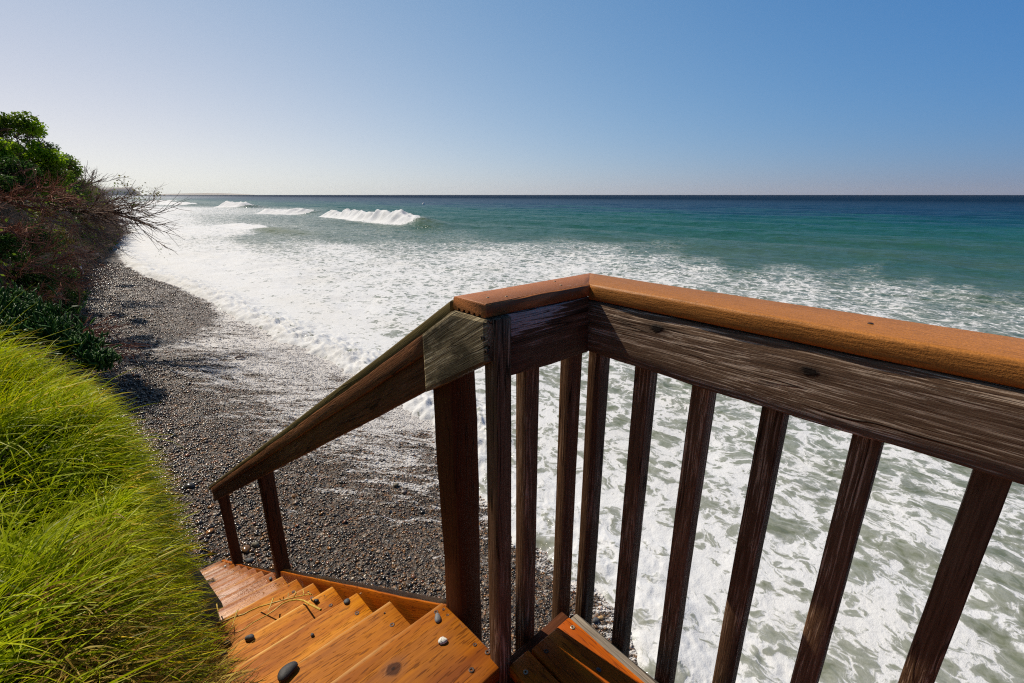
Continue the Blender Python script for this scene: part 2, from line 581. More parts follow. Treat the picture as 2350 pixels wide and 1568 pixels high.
# ------------------------------------------------------------------ landing deck
deck = empty('landing_deck', DK.w(.4, .6, -1.45))
tag(deck, 'small orange-stained timber landing at the head of the stairs', 'deck')
d1, d2 = DK.e1, DK.e2
# boards run along d1; first board next to the sea, gaps of 5 mm
bw = .167
for k, (b0, w, ea) in enumerate(((.735, .170, .735), (.652, .078, .742), (.548, .098, .70), (.40, .142, .70), (.25, .144, .70), (.10, .144, .70), (-.05, .144, .70))):
    zt = -1.3 - (0.0 if k < 2 else .012)
    ob = beam('deck_board', deck, M['deck'], DK.w(ea, b0, zt - .045), -d1, d2, UP, 1.9 * S, w * S, .0378, ch=.004, cutA=(0, 0))
    for (a, b, mt) in {0: ((.70, .885, 'screw_steel'), (.70, .765, 'screw_rust'), (.35, .885, 'screw_steel')), 1: ((.695, .676, 'screw_steel'), (.40, .69, 'screw_steel'))}.get(k, ()):
        screw(ob, DK.w(a, b, zt), UP, .006, mt)
beam('rim_joist', deck, M['fascia'], DK.w(.735, .909, -1.50), -d1, UP, d2, 1.9 * S, .185 * S, .03, ch=.003)
beam('rim_joist', deck, M['post'], DK.w(.80, .947, -1.62), -d1, UP, d2, 1.95 * S, .20 * S, .050, ch=.003)  # dark post colour stands in for the shadow on this outer rim
beam('rim_joist', deck, M['post'], DK.w(.746, .945, -1.56), -d2, UP, d1, .29 * S, .20 * S, .042, ch=.003)
beam('post', deck, M['post'], DK.w(.60, .84, -5.0), UP, d1, d2, 3.45 * S, .09 * S, .09 * S)
beam('post', deck, M['post'], DK.w(-.7, .84, -5.0), UP, d1, d2, 3.45 * S, .09 * S, .09 * S)

# ------------------------------------------------------------------ landing railing
rail = empty('landing_railing', DK.w(.75, 1.0, -1.5))
tag(rail, 'weathered brown railing with orange cap boards and square balusters round the landing', 'railing')
CT, CB, BB = -.228, -.260, -.418
# section along d2 (mitred at the corner): cap with grooved underside
capw = .122
nn = 34
prof = []
w_, t_ = capw * S, (CT - CB) * S
prof += [(w_ - .004, t_), (w_ * .5, t_), (.004, t_), (0, t_ - .004), (0, .003), (.003, 0)]
for q in range(5):
    c = w_ * (.18 + .16 * q)
    prof += [(c - .0055, 0), (c - .003, .005), (c + .003, .005), (c + .0055, 0)]
prof += [(w_ - .003, 0), (w_, .003), (w_, t_ - .004)]
# X runs from the stair end (-d2 side) to the corner; Y from inner (-d1) to outer
e_in = .768
beam('cap_rail', rail, M['cap_lined'], DK.w(e_in, .612, CB), d2, d1, UP, (.968 - .612) * S, w_, t_, ch=.0006, profile=prof, wob=.0003, cutB=(.155 / .122, 0), step=.02, extra=np.zeros(3))
# section along -d1: rounded bullnose cap
w2, t2 = .155 * S, (CT - CB + .012) * S
pr2 = []
for cy, cz, a0, r in ((w2 - .006, t2 - .006, 0, .006), (.008, t2 - .008, 90, .008), (.009, .009, 180, .009), (w2 - .005, .005, 270, .005)):
    for a in (0, 30, 60, 90):
        aa = math.radians(a0 + a)
        pr2.append((cy + r * math.cos(aa), cz + r * math.sin(aa)))
beam('cap_rail', rail, M['cap_plain'], DK.w(e_in + .004, .968, CB - .012), -d1, d2, UP, 2.3 * S, w2, t2, ch=.002, profile=pr2, wob=.0008, cutA=(-.122 / .155, 0), step=.02)
for a, b in ((.82, .66), (.80, .70), (.81, .90), (.86, .93)):
    screw(rail.children[0], DK.w(a, b, CT), UP, .0028, 'screw_steel')
screw(rail.children[1], DK.w(.17, 1.045, CT), UP, .004, 'screw_rust')
# rail boards under the caps
beam('rail_board', rail, M['rail_peeled'], DK.w(.768, .677, BB), d2, UP, d1, (.975 - .677) * S, (CB - BB) * S - .001, .038, ch=.003, wob=.002, extra=np.zeros(3))
beam('rail_board', rail, M['rail'], DK.w(.806, .9705, BB - .002), -d1, UP, d2, 2.3 * S, (CB - .012 - BB) * S - .001, .037, ch=.004, wob=.0018, extra=np.zeros(3))
bs = .046


def baluster(a, b, top, bot=-1.62):
    beam('baluster', rail, M['baluster'], DK.w(a, b, bot), UP, d1, d2, (top - bot) * S, bs * S, bs * S, ch=.003, wob=.0004)


baluster(.752, .628, CB - .001)
baluster(.816, .787, CB - .001)
baluster(.816, .965, CB - .001)
for a in (.758, .600, .438, .275, .107, -.062, -.24, -.41, -.57, -.74):
    baluster(a, 1.024, CB - .014)

# ------------------------------------------------------------------ shore geometry
SHORE = np.array([(125, 10.5), (108.8, 8.15), (95, 8.3), (84, 8.6), (80, 8.0), (72.7, 5.6), (60, 4.3), (50.5, 3.95), (43.1, 3.79), (37, 4.0), (32.2, 4.6), (26.2, 5.0), (21.5, 4.97), (19, 5.3), (17.35, 5.1), (15.1, 5.4), (12.3, 5.35),
                  (10.8, 5.6), (9.36, 5.45), (7.97, 5.3), (6.3, 4.9), (5.4, 4.35), (4.68, 4.3), (3.98, 4.1), (3.6, 4.1), (3.19, 4.12), (2.7, 4.15), (2.29, 4.03), (1.77, 3.85), (1.44, 3.6), (.5, 3.5), (-1.5, 3.4), (-6, 3.2), (-30, 2.0), (-200, -10)])
_o = np.argsort(SHORE[:, 0])
_sa, _sb = SHORE[_o, 0], SHORE[_o, 1]


def shore_d(a, b):
    """distance inland (+) or out to sea (-) from the wash edge, measured along e2, wobbled"""
    s = np.interp(a, _sa, _sb)
    s = s + (fbm(a * .9, a * 0 + 3.3, 5, 3) - .5) * .6 + (fbm(a * 3.0, b * 1.5, 6, 4) - .5) * .45
    return s - b


BEACH0, SEA0 = -4.95, -5.02


def beach_z(a, b):
    s = np.interp(a, _sa, _sb) - b
    base = BEACH0 + np.where(s > 0, .088 * np.minimum(s, 8), .10 * np.maximum(s, -14))
    cusp = .05 * np.sin(a * .8 + .5 * b) * sstep(-1, 2, s)
    return base + cusp + (fbm(a * 1.3, b * 1.3, 21, 4) - .5) * .10


def polar(az0, az1, na, radii):
    az = np.radians(np.linspace(az0, az1, na))
    A, R = np.meshgrid(az, radii)
    X, Y = R * np.sin(A), R * np.cos(A)            # layout units, world axes
    e1 = X * ST.e1[0] + Y * ST.e1[1]
    e2 = X * ST.e2[0] + Y * ST.e2[1]
    nr = len(radii)
    i, j = np.meshgrid(np.arange(nr - 1), np.arange(na - 1), indexing='ij')
    q = (i * na + j).ravel()
    F = np.stack([q, q + 1, q + na + 1, q + na], 1)
    return X.ravel(), Y.ravel(), e1.ravel(), e2.ravel(), F


def project(X, Y, Zr):
    dep = Y * CP - Zr * SP
    up = Y * SP + Zr * CP
    dep = np.maximum(dep, .05)
    return 1175 + FPX * X / dep, 784 - FPX * up / dep


def idw(samples, u, v):
    """smooth field through scattered samples"""
    u_, v_ = u / 190.0, np.log(np.maximum(v - 440, 4)) * 3.4
    num, den = np.zeros_like(u_), np.zeros_like(u_)
    for su, sv, val in samples:
        d2 = (u_ - su / 190.0) ** 2 + (v_ - math.log(max(sv - 440, 4)) * 3.4) ** 2
        w = 1 / (d2 + .02) ** 2
        num += w * val
        den += w
    return num / den


FOAM = [(800, 449, 0), (1100, 449, 0), (1400, 449, 0), (1700, 449, 0), (2000, 449, 0), (2300, 449, 0), (800, 453, 0), (1100, 453, 0), (1400, 453, 0), (1700, 453, 0), (2000, 453, 0), (2300, 453, 0), (800, 460, 0), (1100, 460, 0), (1400, 460, 0), (1700, 460, 0), (2000, 460, 0), (2300, 460, 0), (800, 470, 0), (1100, 470, 0), (1400, 470, 0), (1700, 470, 0), (2000, 470, 0), (2300, 470, 0),
        (290, 455, .6), (380, 458, .45), (480, 458, .1), (600, 458, 0), (290, 466, .7), (380, 468, .55), (450, 468, .3), (560, 470, .12), (700, 470, 0), (300, 480, .9), (400, 482, .85), (500, 484, .7), (600, 484, .62), (690, 486, .5), (800, 485, 0), (1000, 485, 0), (1500, 485, 0), (2300, 485, 0),
        (300, 505, .95), (400, 505, .8), (500, 505, .55), (600, 505, .4), (700, 505, .33), (800, 510, .2), (950, 520, .16), (1080, 515, 0), (1300, 505, 0), (1800, 505, 0), (2300, 505, 0),
        (300, 530, .97), (420, 530, .9), (540, 530, .85), (640, 530, .42), (800, 530, .28), (1000, 535, .22), (1180, 535, .02), (1500, 530, 0), (2000, 530, 0),
        (300, 548, 1), (450, 548, .75), (600, 548, .36), (800, 548, .28), (1000, 548, .26), (1180, 548, .08), (1400, 545, 0), (1700, 560, 0), (2000, 570, 0), (2300, 600, 0),
        (300, 570, 1), (500, 568, .8), (650, 568, .6), (760, 572, .8), (900, 570, .55), (1050, 566, .5), (1180, 566, .6), (1350, 570, .52), (1500, 575, .22), (1620, 580, 0), (1800, 590, 0), (2200, 620, 0), (2340, 640, 0),
        (300, 590, 1), (500, 590, .97), (800, 590, .80), (1100, 590, .80), (1350, 590, .75), (1500, 595, .6), (1600, 598, .4), (1700, 600, .04), (1900, 605, 0),
        (350, 620, 1), (600, 620, .96), (900, 620, .82), (1300, 620, .78), (1600, 620, .68), (1800, 625, .5), (1950, 630, .3), (2080, 628, .02), (2200, 640, 0), (2100, 650, .35), (2280, 655, .1),
        (1500, 660, .75), (1800, 660, .68), (2050, 665, .6), (2200, 670, .5), (2320, 680, .3), (2345, 655, 0),
        (600, 690, 1), (800, 690, .9), (1000, 690, .8), (2000, 700, .6), (2330, 720, .48),
        (750, 760, .98), (950, 760, .76), (2200, 760, .55), (2345, 770, .5), (850, 830, .97), (930, 850, .85),
        (1200, 850, .74), (1400, 850, .62), (1600, 850, .66), (1900, 880, .66), (2300, 900, .6), (1500, 1000, .66), (2000, 1080, .62), (2300, 1050, .55), (1250, 1000, .7), (1120, 1050, .75),
        (1700, 1250, .72), (2100, 1350, .67), (1900, 1150, .63), (2300, 1250, .62), (1480, 1350, .9), (1550, 1450, .92), (1350, 1250, .8), (1230, 1150, .85), (1700, 1480, .8), (2000, 1520, .74), (2300, 1500, .65), (1600, 1560, .9)]

# breaking crests: (e1a, e2a, e1b, e2b, height, reach seaward, reach shoreward, foam share from the e1-high end)
CRESTS = [(113.5, 49.3, 60.0, 44.8, 1.55, 4.5, 1.3, .88), (228, 56, 208, 60.5, 1.9, 7, 2.6, .9), (150, 46.5, 131, 54.5, 1.1, 5, 2.0, .95),
          (330, 47, 270, 57, 1.3, 8, 4, .9), (420, 60, 360, 66, 1.3, 9, 5, .8), (95, 25, 58, 23, .25, 3, 2.0, .5)]


def build_sea():
    r = [2.6]
    while r[-1] < 12:
        r.append(r[-1] * 1.0065 + .006)
    while r[-1] < 60:
        r.append(r[-1] + .08 + (r[-1] - 12) * .0065)
    while r[-1] < 145:
        r.append(r[-1] + .36)
    while r[-1] < 9500:
        r.append(r[-1] + (r[-1] / 145) ** 1.7 * .5)
    r = np.array(r)
    na = 860
    X, Y, e1, e2, F = polar(-62, 66, na, r)
    d = shore_d(e1, e2)
    off = np.maximum(-d, 0)
    R = np.hypot(X, Y)
    # long swell running in to the coast plus cross chop
    wl = fbm(e1 * .02, e2 * .02, 31, 3) * 16
    amp = .30 * sstep(8, 60, off) * (1 - sstep(150, 420, off))
    z = SEA0 + amp * np.sin((e2 + wl) * 2 * np.pi / 19.0 + .03 * e1) * (.5 + fbm(e1 * .03, e2 * .05, 33, 2))
    z += .16 * sstep(3, 30, off) * (fbm(e1 * .22, e2 * .5, 35, 4) - .5) * 2 * (1 - sstep(200, 900, off))
    z += .11 * sstep(1, 5, off) * (fbm(e1 * .55, e2 * .8, 38, 4) - .5) * 2 * (1 - sstep(60, 150, off))
    u, v = project(X, Y, z)
    D = idw(FOAM, u, v)
    D = D * (1 + .16 * sstep(800, 300, u) * sstep(.6, .9, D))
    D = np.where((u < -40) | (u > 2390), np.where(u > 2390, np.where(off < 30, .5, 0), .5), D)
    crest_m = np.zeros_like(z)
    clear = np.zeros_like(z)
    for (a0, b0, a1, b1, h, ws, wsh, share) in CRESTS:
        ax, ay = a1 - a0, b1 - b0
        L = math.hypot(ax, ay)
        ax, ay = ax / L, ay / L
        t = (e1 - a0) * ax + (e2 - b0) * ay
        q = (e1 - a0) * (-ay) + (e2 - b0) * ax
        if (-ay) * 0 + ax * 1 < 0:
            q = -q                                     # q > 0 seaward
        q = q + (fbm(t * .12, t * 0, 50, 3) - .5) * 2.4 + .9 * np.sin(t / L * 3.0)
        s = t / L
        env = sstep(-.02, .07, s) * (1 - sstep(.72, 1.05, s))
        lump = (fbm(e1 * .9, e2 * .9, 52, 4) - .5)
        hh = h * env * (.66 + .40 * fbm(t * .35, t * 0 + 2, 53, 3) + .30 * fbm(t * 1.1, q * .6, 57, 3))
        prof = np.where(q > 0, np.exp(-(q / ws) ** 2), np.exp(-(q / wsh) ** 2))
        broken = (1 - sstep(share - .12, share + .02, s)) * sstep(-.02, .03, s)
        z += hh * prof * (1 + .85 * lump * broken)
        fm = broken * np.where(q > 0, np.exp(-(q / (.33 * ws)) ** 2), np.exp(-(q / (1.9 * wsh)) ** 2)) * env
        crest_m = np.maximum(crest_m, np.clip(fm * 2.4, 0, 1.4))
        clear = np.maximum(clear, (1 - broken) * env * prof)
    D = np.maximum(D * (1 - .8 * clear), crest_m)
    # wash running up the beach: a thin lumpy sheet above the pebbles
    front = sstep(-3.4, -.6, d) * (1 - sstep(-.55, .10, d) * .85)
    billow = .6 * (1 - np.abs(fbm(e1 * 1.9, e2 * 1.9, 61, 3) * 2 - 1)) + .4 * (1 - np.abs(fbm(e1 * 5.3 + 3, e2 * 5.3, 64, 3) * 2 - 1))
    lum = (billow - .55) * .42 + (fbm(e1 * 8, e2 * 8, 66, 3) - .5) * .12
    far_front = sstep(5.0, 7.5, e1) * .75 + .25
    bz = beach_z(e1, e2)
    thick = .035 + np.maximum(lum, -.03) * front * far_front + .09 * front * far_front
    wash = bz + thick * (1 - sstep(-.10, .12, d)) - .05 * sstep(-.02, .16, d) - .5 * sstep(.3, 1.5, d)
    k = sstep(-2.6, -.6, d)
    z = np.where(d > -2.6, z * (1 - k) + np.maximum(wash, z * 0 - 9) * k, z)
    z = np.where(d > 0, wash, np.maximum(z, bz + .03))
    nd = np.clip(d + 1.1, 0, 1)
    D = np.maximum(D, 1.16 * sstep(-2.0, -.35, d) * far_front + (1 - far_front) * D)
    D = D * (1 - .30 * sstep(-.7, -.05, d) * (1 - .6 * far_front))
    W = np.stack([X * S, Y * S, z * S + EYE], 1)
    keep_v = (d < 1.2)
    kf = keep_v[F].any(1)
    F = F[kf]
    used = np.unique(F)
    remap = np.full(len(W), -1)
    remap[used] = np.arange(len(used))
    at = {'foam': D[used], 'off': off[used] * S, 'crest': np.clip(crest_m, 0, 1)[used], 'thin': clear[used],
          'eco': np.stack([e1 * S, e2 * S, z * S], 1)[used]}
    return new_mesh('sea', W[used], remap[F][:, ::-1], sea_material(), None, True, at)


def sea_material():
    m = Mat('sea_water')
    p = m.attr('eco')
    D = m.attr('foam', 'Fac')
    off = m.attr('off', 'Fac')
    crest = m.attr('crest', 'Fac')
    thin = m.attr('thin', 'Fac')
    flat = m.scale(p, (1, 1, 0))
    # ---- foam lace: warped cells, several sizes
    w1 = m.noise(flat, .55, 3.0, .6, out='Color')
    w2 = m.noise(flat, 2.4, 3.0, .6, out='Color')
    pw = m.add(flat, m.add(m.scale(w1, (.95, .95, 0)), m.scale(w2, (.46, .46, 0))))
    pw = m.scale(pw, (.88, 1.0, 1.0))
    big = m.voro(pw, .62, 'DISTANCE_TO_EDGE')
    mid = m.voro(pw, 1.7, 'DISTANCE_TO_EDGE')
    sml = m.voro(pw, 4.6, 'DISTANCE_TO_EDGE')
    n1 = m.noise(pw, .8, 5.0, .62)
    n2 = m.noise(m.scale(pw, (1.0, 1.5, 1)), 3.2, 5.0, .65)
    lb = m.mr(big, 0.0, .32, 1.0, 0.0)
    lm = m.mr(mid, 0.0, .28, 1.0, 0.0)
    ls = m.mr(sml, 0.0, .30, 1.0, 0.0)
    def ridged(v, sc):
        x = m.math('ABSOLUTE', m.math('SUBTRACT', m.math('MULTIPLY', m.noise(v, sc, 4.0, .6), 2.0), 1.0))
        return m.mr(x, 0.0, .38, 1.0, 0.0)
    g1 = ridged(pw, 1.1)
    g2 = ridged(pw, 2.9)
    g3 = ridged(pw, 8.5)
    tiny = m.voro(pw, 11.0, 'DISTANCE_TO_EDGE')
    lt = m.mr(tiny, 0.0, .32, 1.0, 0.0)
    P = m.math('MULTIPLY', lb, .08)
    for wgt, layer in ((.17, lm), (.15, ls), (.07, lt), (.14, g1), (.19, g2), (.13, g3), (.05, m.mr(n1, .25, .75)), (.14, m.mr(n2, .27, .73))):
        P = m.math('ADD', P, m.math('MULTIPLY', layer, wgt))
    th = m.mr(D, 0.0, 1.2, 1.02, .380)
    soft = m.math('SUBTRACT', P, th)
    foam = m.mr(soft, -.055, .115, 0.0, 1.0, True)
    veil = m.math('MULTIPLY', m.mr(soft, -.24, .03), .30)
    foam = m.math('MAXIMUM', foam, veil)
    foam = m.math('MULTIPLY', foam, m.mr(D, .07, .18))
    # ---- water body colour by depth (a thing of the water itself: sandy, green, blue)
    lo = m.noise(m.scale(flat, (.03, .10, 1)), 1.0, 4.0, .55)
    o2 = m.math('MULTIPLY', off, m.mr(lo, .3, .7, .65, 1.35))
    lg = m.math('LOGARITHM', m.math('ADD', o2, 1.0), 10.0)
    wat = m.ramp(m.math('DIVIDE', lg, 4.0), [(.0, (.19, .20, .145)), (.20, (.145, .168, .115)), (.33, (.07, .112, .076)), (.42, (.020, .082, .054)), (.475, (.007, .074, .056)),
                                             (.505, (.004, .056, .066)), (.545, (.003, .030, .062)), (.66, (.002, .018, .046)), (1.0, (.002, .015, .042))])
    wat = m.mix(m.math('MULTIPLY', thin, .7), wat, (.16, .17, .07))
    # ---- relief
    far = m.mr(off, 60.0, 900.0, 1.0, .15)
    r1 = m.noise(m.scale(flat, (.5, 1.0, 1)), 1.3, 4.0, .6)
    r2 = m.noise(m.scale(flat, (.6, 1.0, 1)), 6.0, 4.0, .6)
    r3 = m.noise(m.scale(flat, (.12, .3, 1)), 1.0, 4.0, .6)
    hgt = m.math('ADD', m.math('MULTIPLY', r1, .16), m.math('MULTIPLY', r2, .035))
    hgt = m.math('ADD', hgt, m.math('MULTIPLY', r3, .5))
    nw = m.bump(hgt, .8, 1.0)
    fh = m.math('ADD', m.math('MULTIPLY', foam, .03), m.math('MULTIPLY', m.noise(p, 5.0, 6.0, .68), .10))
    nf = m.bump(fh, .36, 1.0)
    dif = m.n('BsdfDiffuse', i={'Color': wat, 'Normal': nw}).outputs[0]
    glo = m.n('BsdfGlossy', i={'Color': (.95, .97, 1.0), 'Roughness': m.mr(off, 20, 400, .09, .24), 'Normal': nw}).outputs[0]
    # a ruffled sea never reaches full mirror reflection at grazing angles: wave slopes cap it
    lw = m.n('LayerWeight', i={'Blend': .5, 'Normal': nw}).outputs['Facing']
    fr = m.math('ADD', m.mr(off, 30, 450, .02, .008), m.math('MULTIPLY', m.math('POWER', lw, 5.0), m.mr(off, 30, 450, .40, .035)))
    wmx = m.n('MixShader', i={0: fr})
    m.t.links.new(dif, wmx.inputs[1]); m.t.links.new(glo, wmx.inputs[2])
    water = wmx.outputs[0]
    fcol = m.mix(m.mr(m.noise(flat, .35, 3.0), .45, .75, 0.0, .35), (.66, .675, .69), (.60, .585, .54))
    fo = m.bsdf(fcol, .75, nf, .25)
    mx = m.n('MixShader', i={0: foam})
    m.t.links.new(water, mx.inputs[1]); m.t.links.new(fo, mx.inputs[2])
    return m.done(mx.outputs[0])


def backwash_lace(m, flat, wash):
    # lace of foam left by the backwash, drawn out along the run of the water
    fx = m.n('SeparateXYZ', i={0: flat})
    al = m.math('MULTIPLY', m.math('SUBTRACT', fx.outputs[1], fx.outputs[0]), .707)
    ac = m.math('MULTIPLY', m.math('ADD', fx.outputs[1], fx.outputs[0]), .707)
    st = m.n('CombineXYZ', i={'X': m.math('MULTIPLY', al, .30), 'Y': m.math('MULTIPLY', ac, 1.15)}).outputs[0]
    sw = m.add(st, m.scale(m.noise(st, 1.6, 4.0, .6, out='Color'), (.8, .8, 0)))
    l1 = m.mr(m.voro(sw, 2.6, 'DISTANCE_TO_EDGE'), 0.0, .22, 1.0, 0.0)
    l2 = m.mr(m.voro(sw, 8.0, 'DISTANCE_TO_EDGE'), 0.0, .28, 1.0, 0.0)
    ns = m.noise(sw, 4.0, 5.0, .7)
    fine = m.noise(m.scale(st, (1.6, 1.0, 1)), 30.0, 4.0, .75)
    P = m.math('ADD', m.math('MULTIPLY', l1, .16), m.math('MULTIPLY', l2, .18))
    P = m.math('ADD', P, m.math('MULTIPLY', m.mr(ns, .3, .7), .28))
    P = m.math('ADD', P, m.math('MULTIPLY', m.mr(fine, .32, .68), .38))
    foam = m.mr(m.math('SUBTRACT', P, m.mr(wash, 0, 1, .88, .31)), -.03, .10, 0.0, .80, True)
    foam = m.math('MULTIPLY', foam, m.mr(wash, .02, .12))
    return foam


def beach_material():
    m = Mat('wet_pebbles')
    p = m.attr('eco')
    flat = m.scale(p, (1, 1, 0))
    wash = m.attr('wash', 'Fac')
    jit = m.add(flat, m.scale(m.noise(flat, 9.0, 2.0, out='Color'), (.03, .03, 0)))
    v1 = m.n('TexVoronoi', i={'Vector': jit, 'Scale': 24.0})
    v2 = m.n('TexVoronoi', i={'Vector': jit, 'Scale': 52.0})
    rnd = m.n('SeparateColor', i={0: v1.outputs['Color']})
    rnd2 = m.n('SeparateColor', i={0: v2.outputs['Color']})
    stops = [(0, (.030, .024, .020)), (.3, (.075, .060, .050)), (.5, (.13, .098, .075)), (.62, (.21, .115, .055)), (.70, (.085, .076, .068)), (.84, (.29, .135, .042)), (.9, (.19, .172, .15)), (1.0, (.42, .37, .30))]
    col = m.mix(.45, m.ramp(rnd.outputs[0], stops), m.ramp(rnd2.outputs[1], stops))
    gap = m.mr(v1.outputs['Distance'], .40, .62)
    col = m.mix(m.math('MULTIPLY', gap, .75), col, (.012, .010, .009))
    foam = backwash_lace(m, flat, wash)
    h = m.math('ADD', m.math('MULTIPLY', v1.outputs['Distance'], -.024), m.math('MULTIPLY', v2.outputs['Distance'], -.010))
    nrm = m.bump(h, .75, 1.0)
    rough = m.mr(m.noise(flat, 3.0, 3.0), .3, .7, .34, .52)
    col = m.mix(foam, col, (.74, .72, .70))
    return m.done(m.bsdf(col, m.mix(foam, m.n('CombineColor', i={0: rough, 1: rough, 2: rough}).outputs[0], (.6, .6, .6)), nrm, .22))


def wash_mask(e1, e2, d):
    # where the last sheet of backwash lies
    run = np.interp(e1, [1, 3, 5, 8, 11, 14, 18, 19.5, 21, 23, 26, 32], [.7, 1.6, 3.3, 4.8, 5.6, 5.9, 5.6, 4.2, 1.7, .8, .5, .3])
    wash = (1 - sstep(.15, 1.0, d / run)) * (.56 + .5 * fbm(e1 * .5, e2 * .25, 73, 3))
    wash = np.clip(wash + .35 * sstep(.5, .0, d) - .12 * sstep(0, 1, (6 - e1) / 4), 0, 1)
    wash = wash * (.72 + .28 * sstep(4, 9, e1))
    band = np.exp(-((e1 - 17.6 - .3 * (d - 2)) / 1.1) ** 2) * sstep(5.2, 2.0, d)
    wash = np.clip(wash + .3 * band + .12 * sstep(5.5, 8, e1) * sstep(17, 14, e1) * sstep(4.6, 3.4, d), 0, 1)
    return wash


def build_beach():
    r = [1.2]
    while r[-1] < 14:
        r.append(r[-1] * 1.012 + .01)
    while r[-1] < 140:
        r.append(r[-1] * 1.022)
    X, Y, e1, e2, F = polar(-80, 60, 420, np.array(r))
    z = beach_z(e1, e2)
    d = shore_d(e1, e2)
    fine = (fbm(e1 * 7, e2 * 7, 71, 3) - .5) * .035
    z = z + fine
    wash = wash_mask(e1, e2, d)
    keep = (d > -9) & (e2 > -6)
    kf = keep[F].all(1)
    F = F[kf]
    used = np.unique(F)
    remap = np.full(len(X), -1); remap[used] = np.arange(len(used))
    W = np.stack([X * S, Y * S, z * S + EYE], 1)
    return new_mesh('beach', W[used], remap[F][:, ::-1], beach_material(), None, True,
                    {'wash': wash[used], 'eco': np.stack([e1 * S, e2 * S, z * S], 1)[used]})


struct(build_sea(), 'green shallows and blue open sea with white surf foam')
struct(build_beach(), 'steep dark pebble beach wet with backwash')

# ------------------------------------------------------------------ grassy bank beside the stairs
def bank_edge(a):
    return np.interp(a, [-1, .9, 1.5, 2.2, 2.8, 3.3, 3.9, 4.4, 5.0, 6.2], [-.14, -.14, -.14, -.12, -.06, -.06, -.17, -.36, -.75, -1.6])


def bank_z(a, b):
    top = np.interp(a, [-1, .5, 1.0, 1.3, 1.7, 2.1, 2.8, 3.4, 4.1, 4.7, 5.4, 6.5], [-1.5, -1.52, -1.54, -1.50, -1.42, -1.32, -1.36, -1.22, -1.09, -1.10, -1.55, -2.8])
    e = bank_edge(a)
    out = b - e
    zz = top + np.where(out < 0, .26 * np.minimum(-out, 3) + .04 * np.sin(a * 5 + b * 4), -.25 * out - 4.2 * np.maximum(out - .05, 0))
    zz = zz + (fbm(a * 1.9, b * 1.9, 81, 3) - .5) * .30 * sstep(.15, -.25, out)
    return np.maximum(zz, beach_z(a, b) - .15)


aa, bb = np.meshgrid(np.linspace(-1.0, 7.5, 120), np.linspace(-4, .9, 110))
zz = bank_z(aa, bb)
W = (ST.e1[None] * aa.ravel()[:, None] + ST.e2[None] * bb.ravel()[:, None]) * S
W[:, 2] = zz.ravel() * S + EYE
i, j = np.meshgrid(np.arange(109), np.arange(119), indexing='ij')
q = (i * 120 + j).ravel()
soil = simple('bank_soil', (.016, .015, .006), .9, bump=30.0, var=.5, spec=.2)
struct(new_mesh('bank', W, np.stack([q, q + 1, q + 121, q + 120], 1), soil, None, True), 'steep earth bank under the grass beside the stairs')


def leaf_mat(name, lo, hi, dry, trans=.45, rough=.45):
    m = Mat(name)
    r = m.attr('rnd', 'Fac')
    t = m.attr('tpos', 'Fac')
    col = m.mix(r, lo, hi)
    col = m.mix(m.math('MULTIPLY', m.mr(r, .90, .97), .9), col, dry)
    col = m.mix(m.math('MULTIPLY', m.mr(t, .55, 1.0), .22), col, dry)
    b = m.bsdf(col, rough, None, .10)
    tr = m.n('BsdfTranslucent', i={0: m.mix(.5, col, hi)}).outputs[0]
    mx = m.n('MixShader', i={0: trans})
    m.t.links.new(b, mx.inputs[1]); m.t.links.new(tr, mx.inputs[2])
    return m.done(mx.outputs[0])


def blades(n, a, b, z, az, L, el0, droop, width, seg=5):
    """grass blades as tapered ribbons; all arrays of length n; layout frame roots, lengths in metres"""
    root = (ST.e1[None] * a[:, None] + ST.e2[None] * b[:, None]) * S
    root[:, 2] = z * S + EYE
    hd = np.stack([np.sin(az), np.cos(az), 0 * az], 1)
    side = np.stack([np.cos(az), -np.sin(az), 0 * az], 1)
    p = root.copy()
    V, T = [], []
    el = el0.copy()
    tw = RNG.uniform(-.9, .9, n)
    bend = RNG.uniform(-.5, .5, n)
    for s in range(seg + 1):
        t = s / seg
        wd = width * (1 - t ** 1.6) * (.75 + .5 * min(t * 3, 1)) * .5 + .0002
        sd = side * np.cos(tw)[:, None] + UP[None] * np.sin(tw)[:, None]
        V.append(p - sd * wd[:, None]); V.append(p + sd * wd[:, None])
        T.append(np.full(n, t)); T.append(np.full(n, t))
        d = hd * np.cos(el)[:, None] + UP[None] * np.sin(el)[:, None] + side * (bend * t)[:, None]
        p = p + d * (L / seg)[:, None]
        el = el - droop / seg
    V = np.stack(V, 1).reshape(-1, 3)
    T = np.stack(T, 1).reshape(-1)
    k = 2 * (seg + 1)
    base = np.arange(n)[:, None, None] * k
    f = np.array([[2 * s, 2 * s + 1, 2 * s + 3, 2 * s + 2] for s in range(seg)])
    F = (base + f[None]).reshape(-1, 4)
    return V, F, T, k


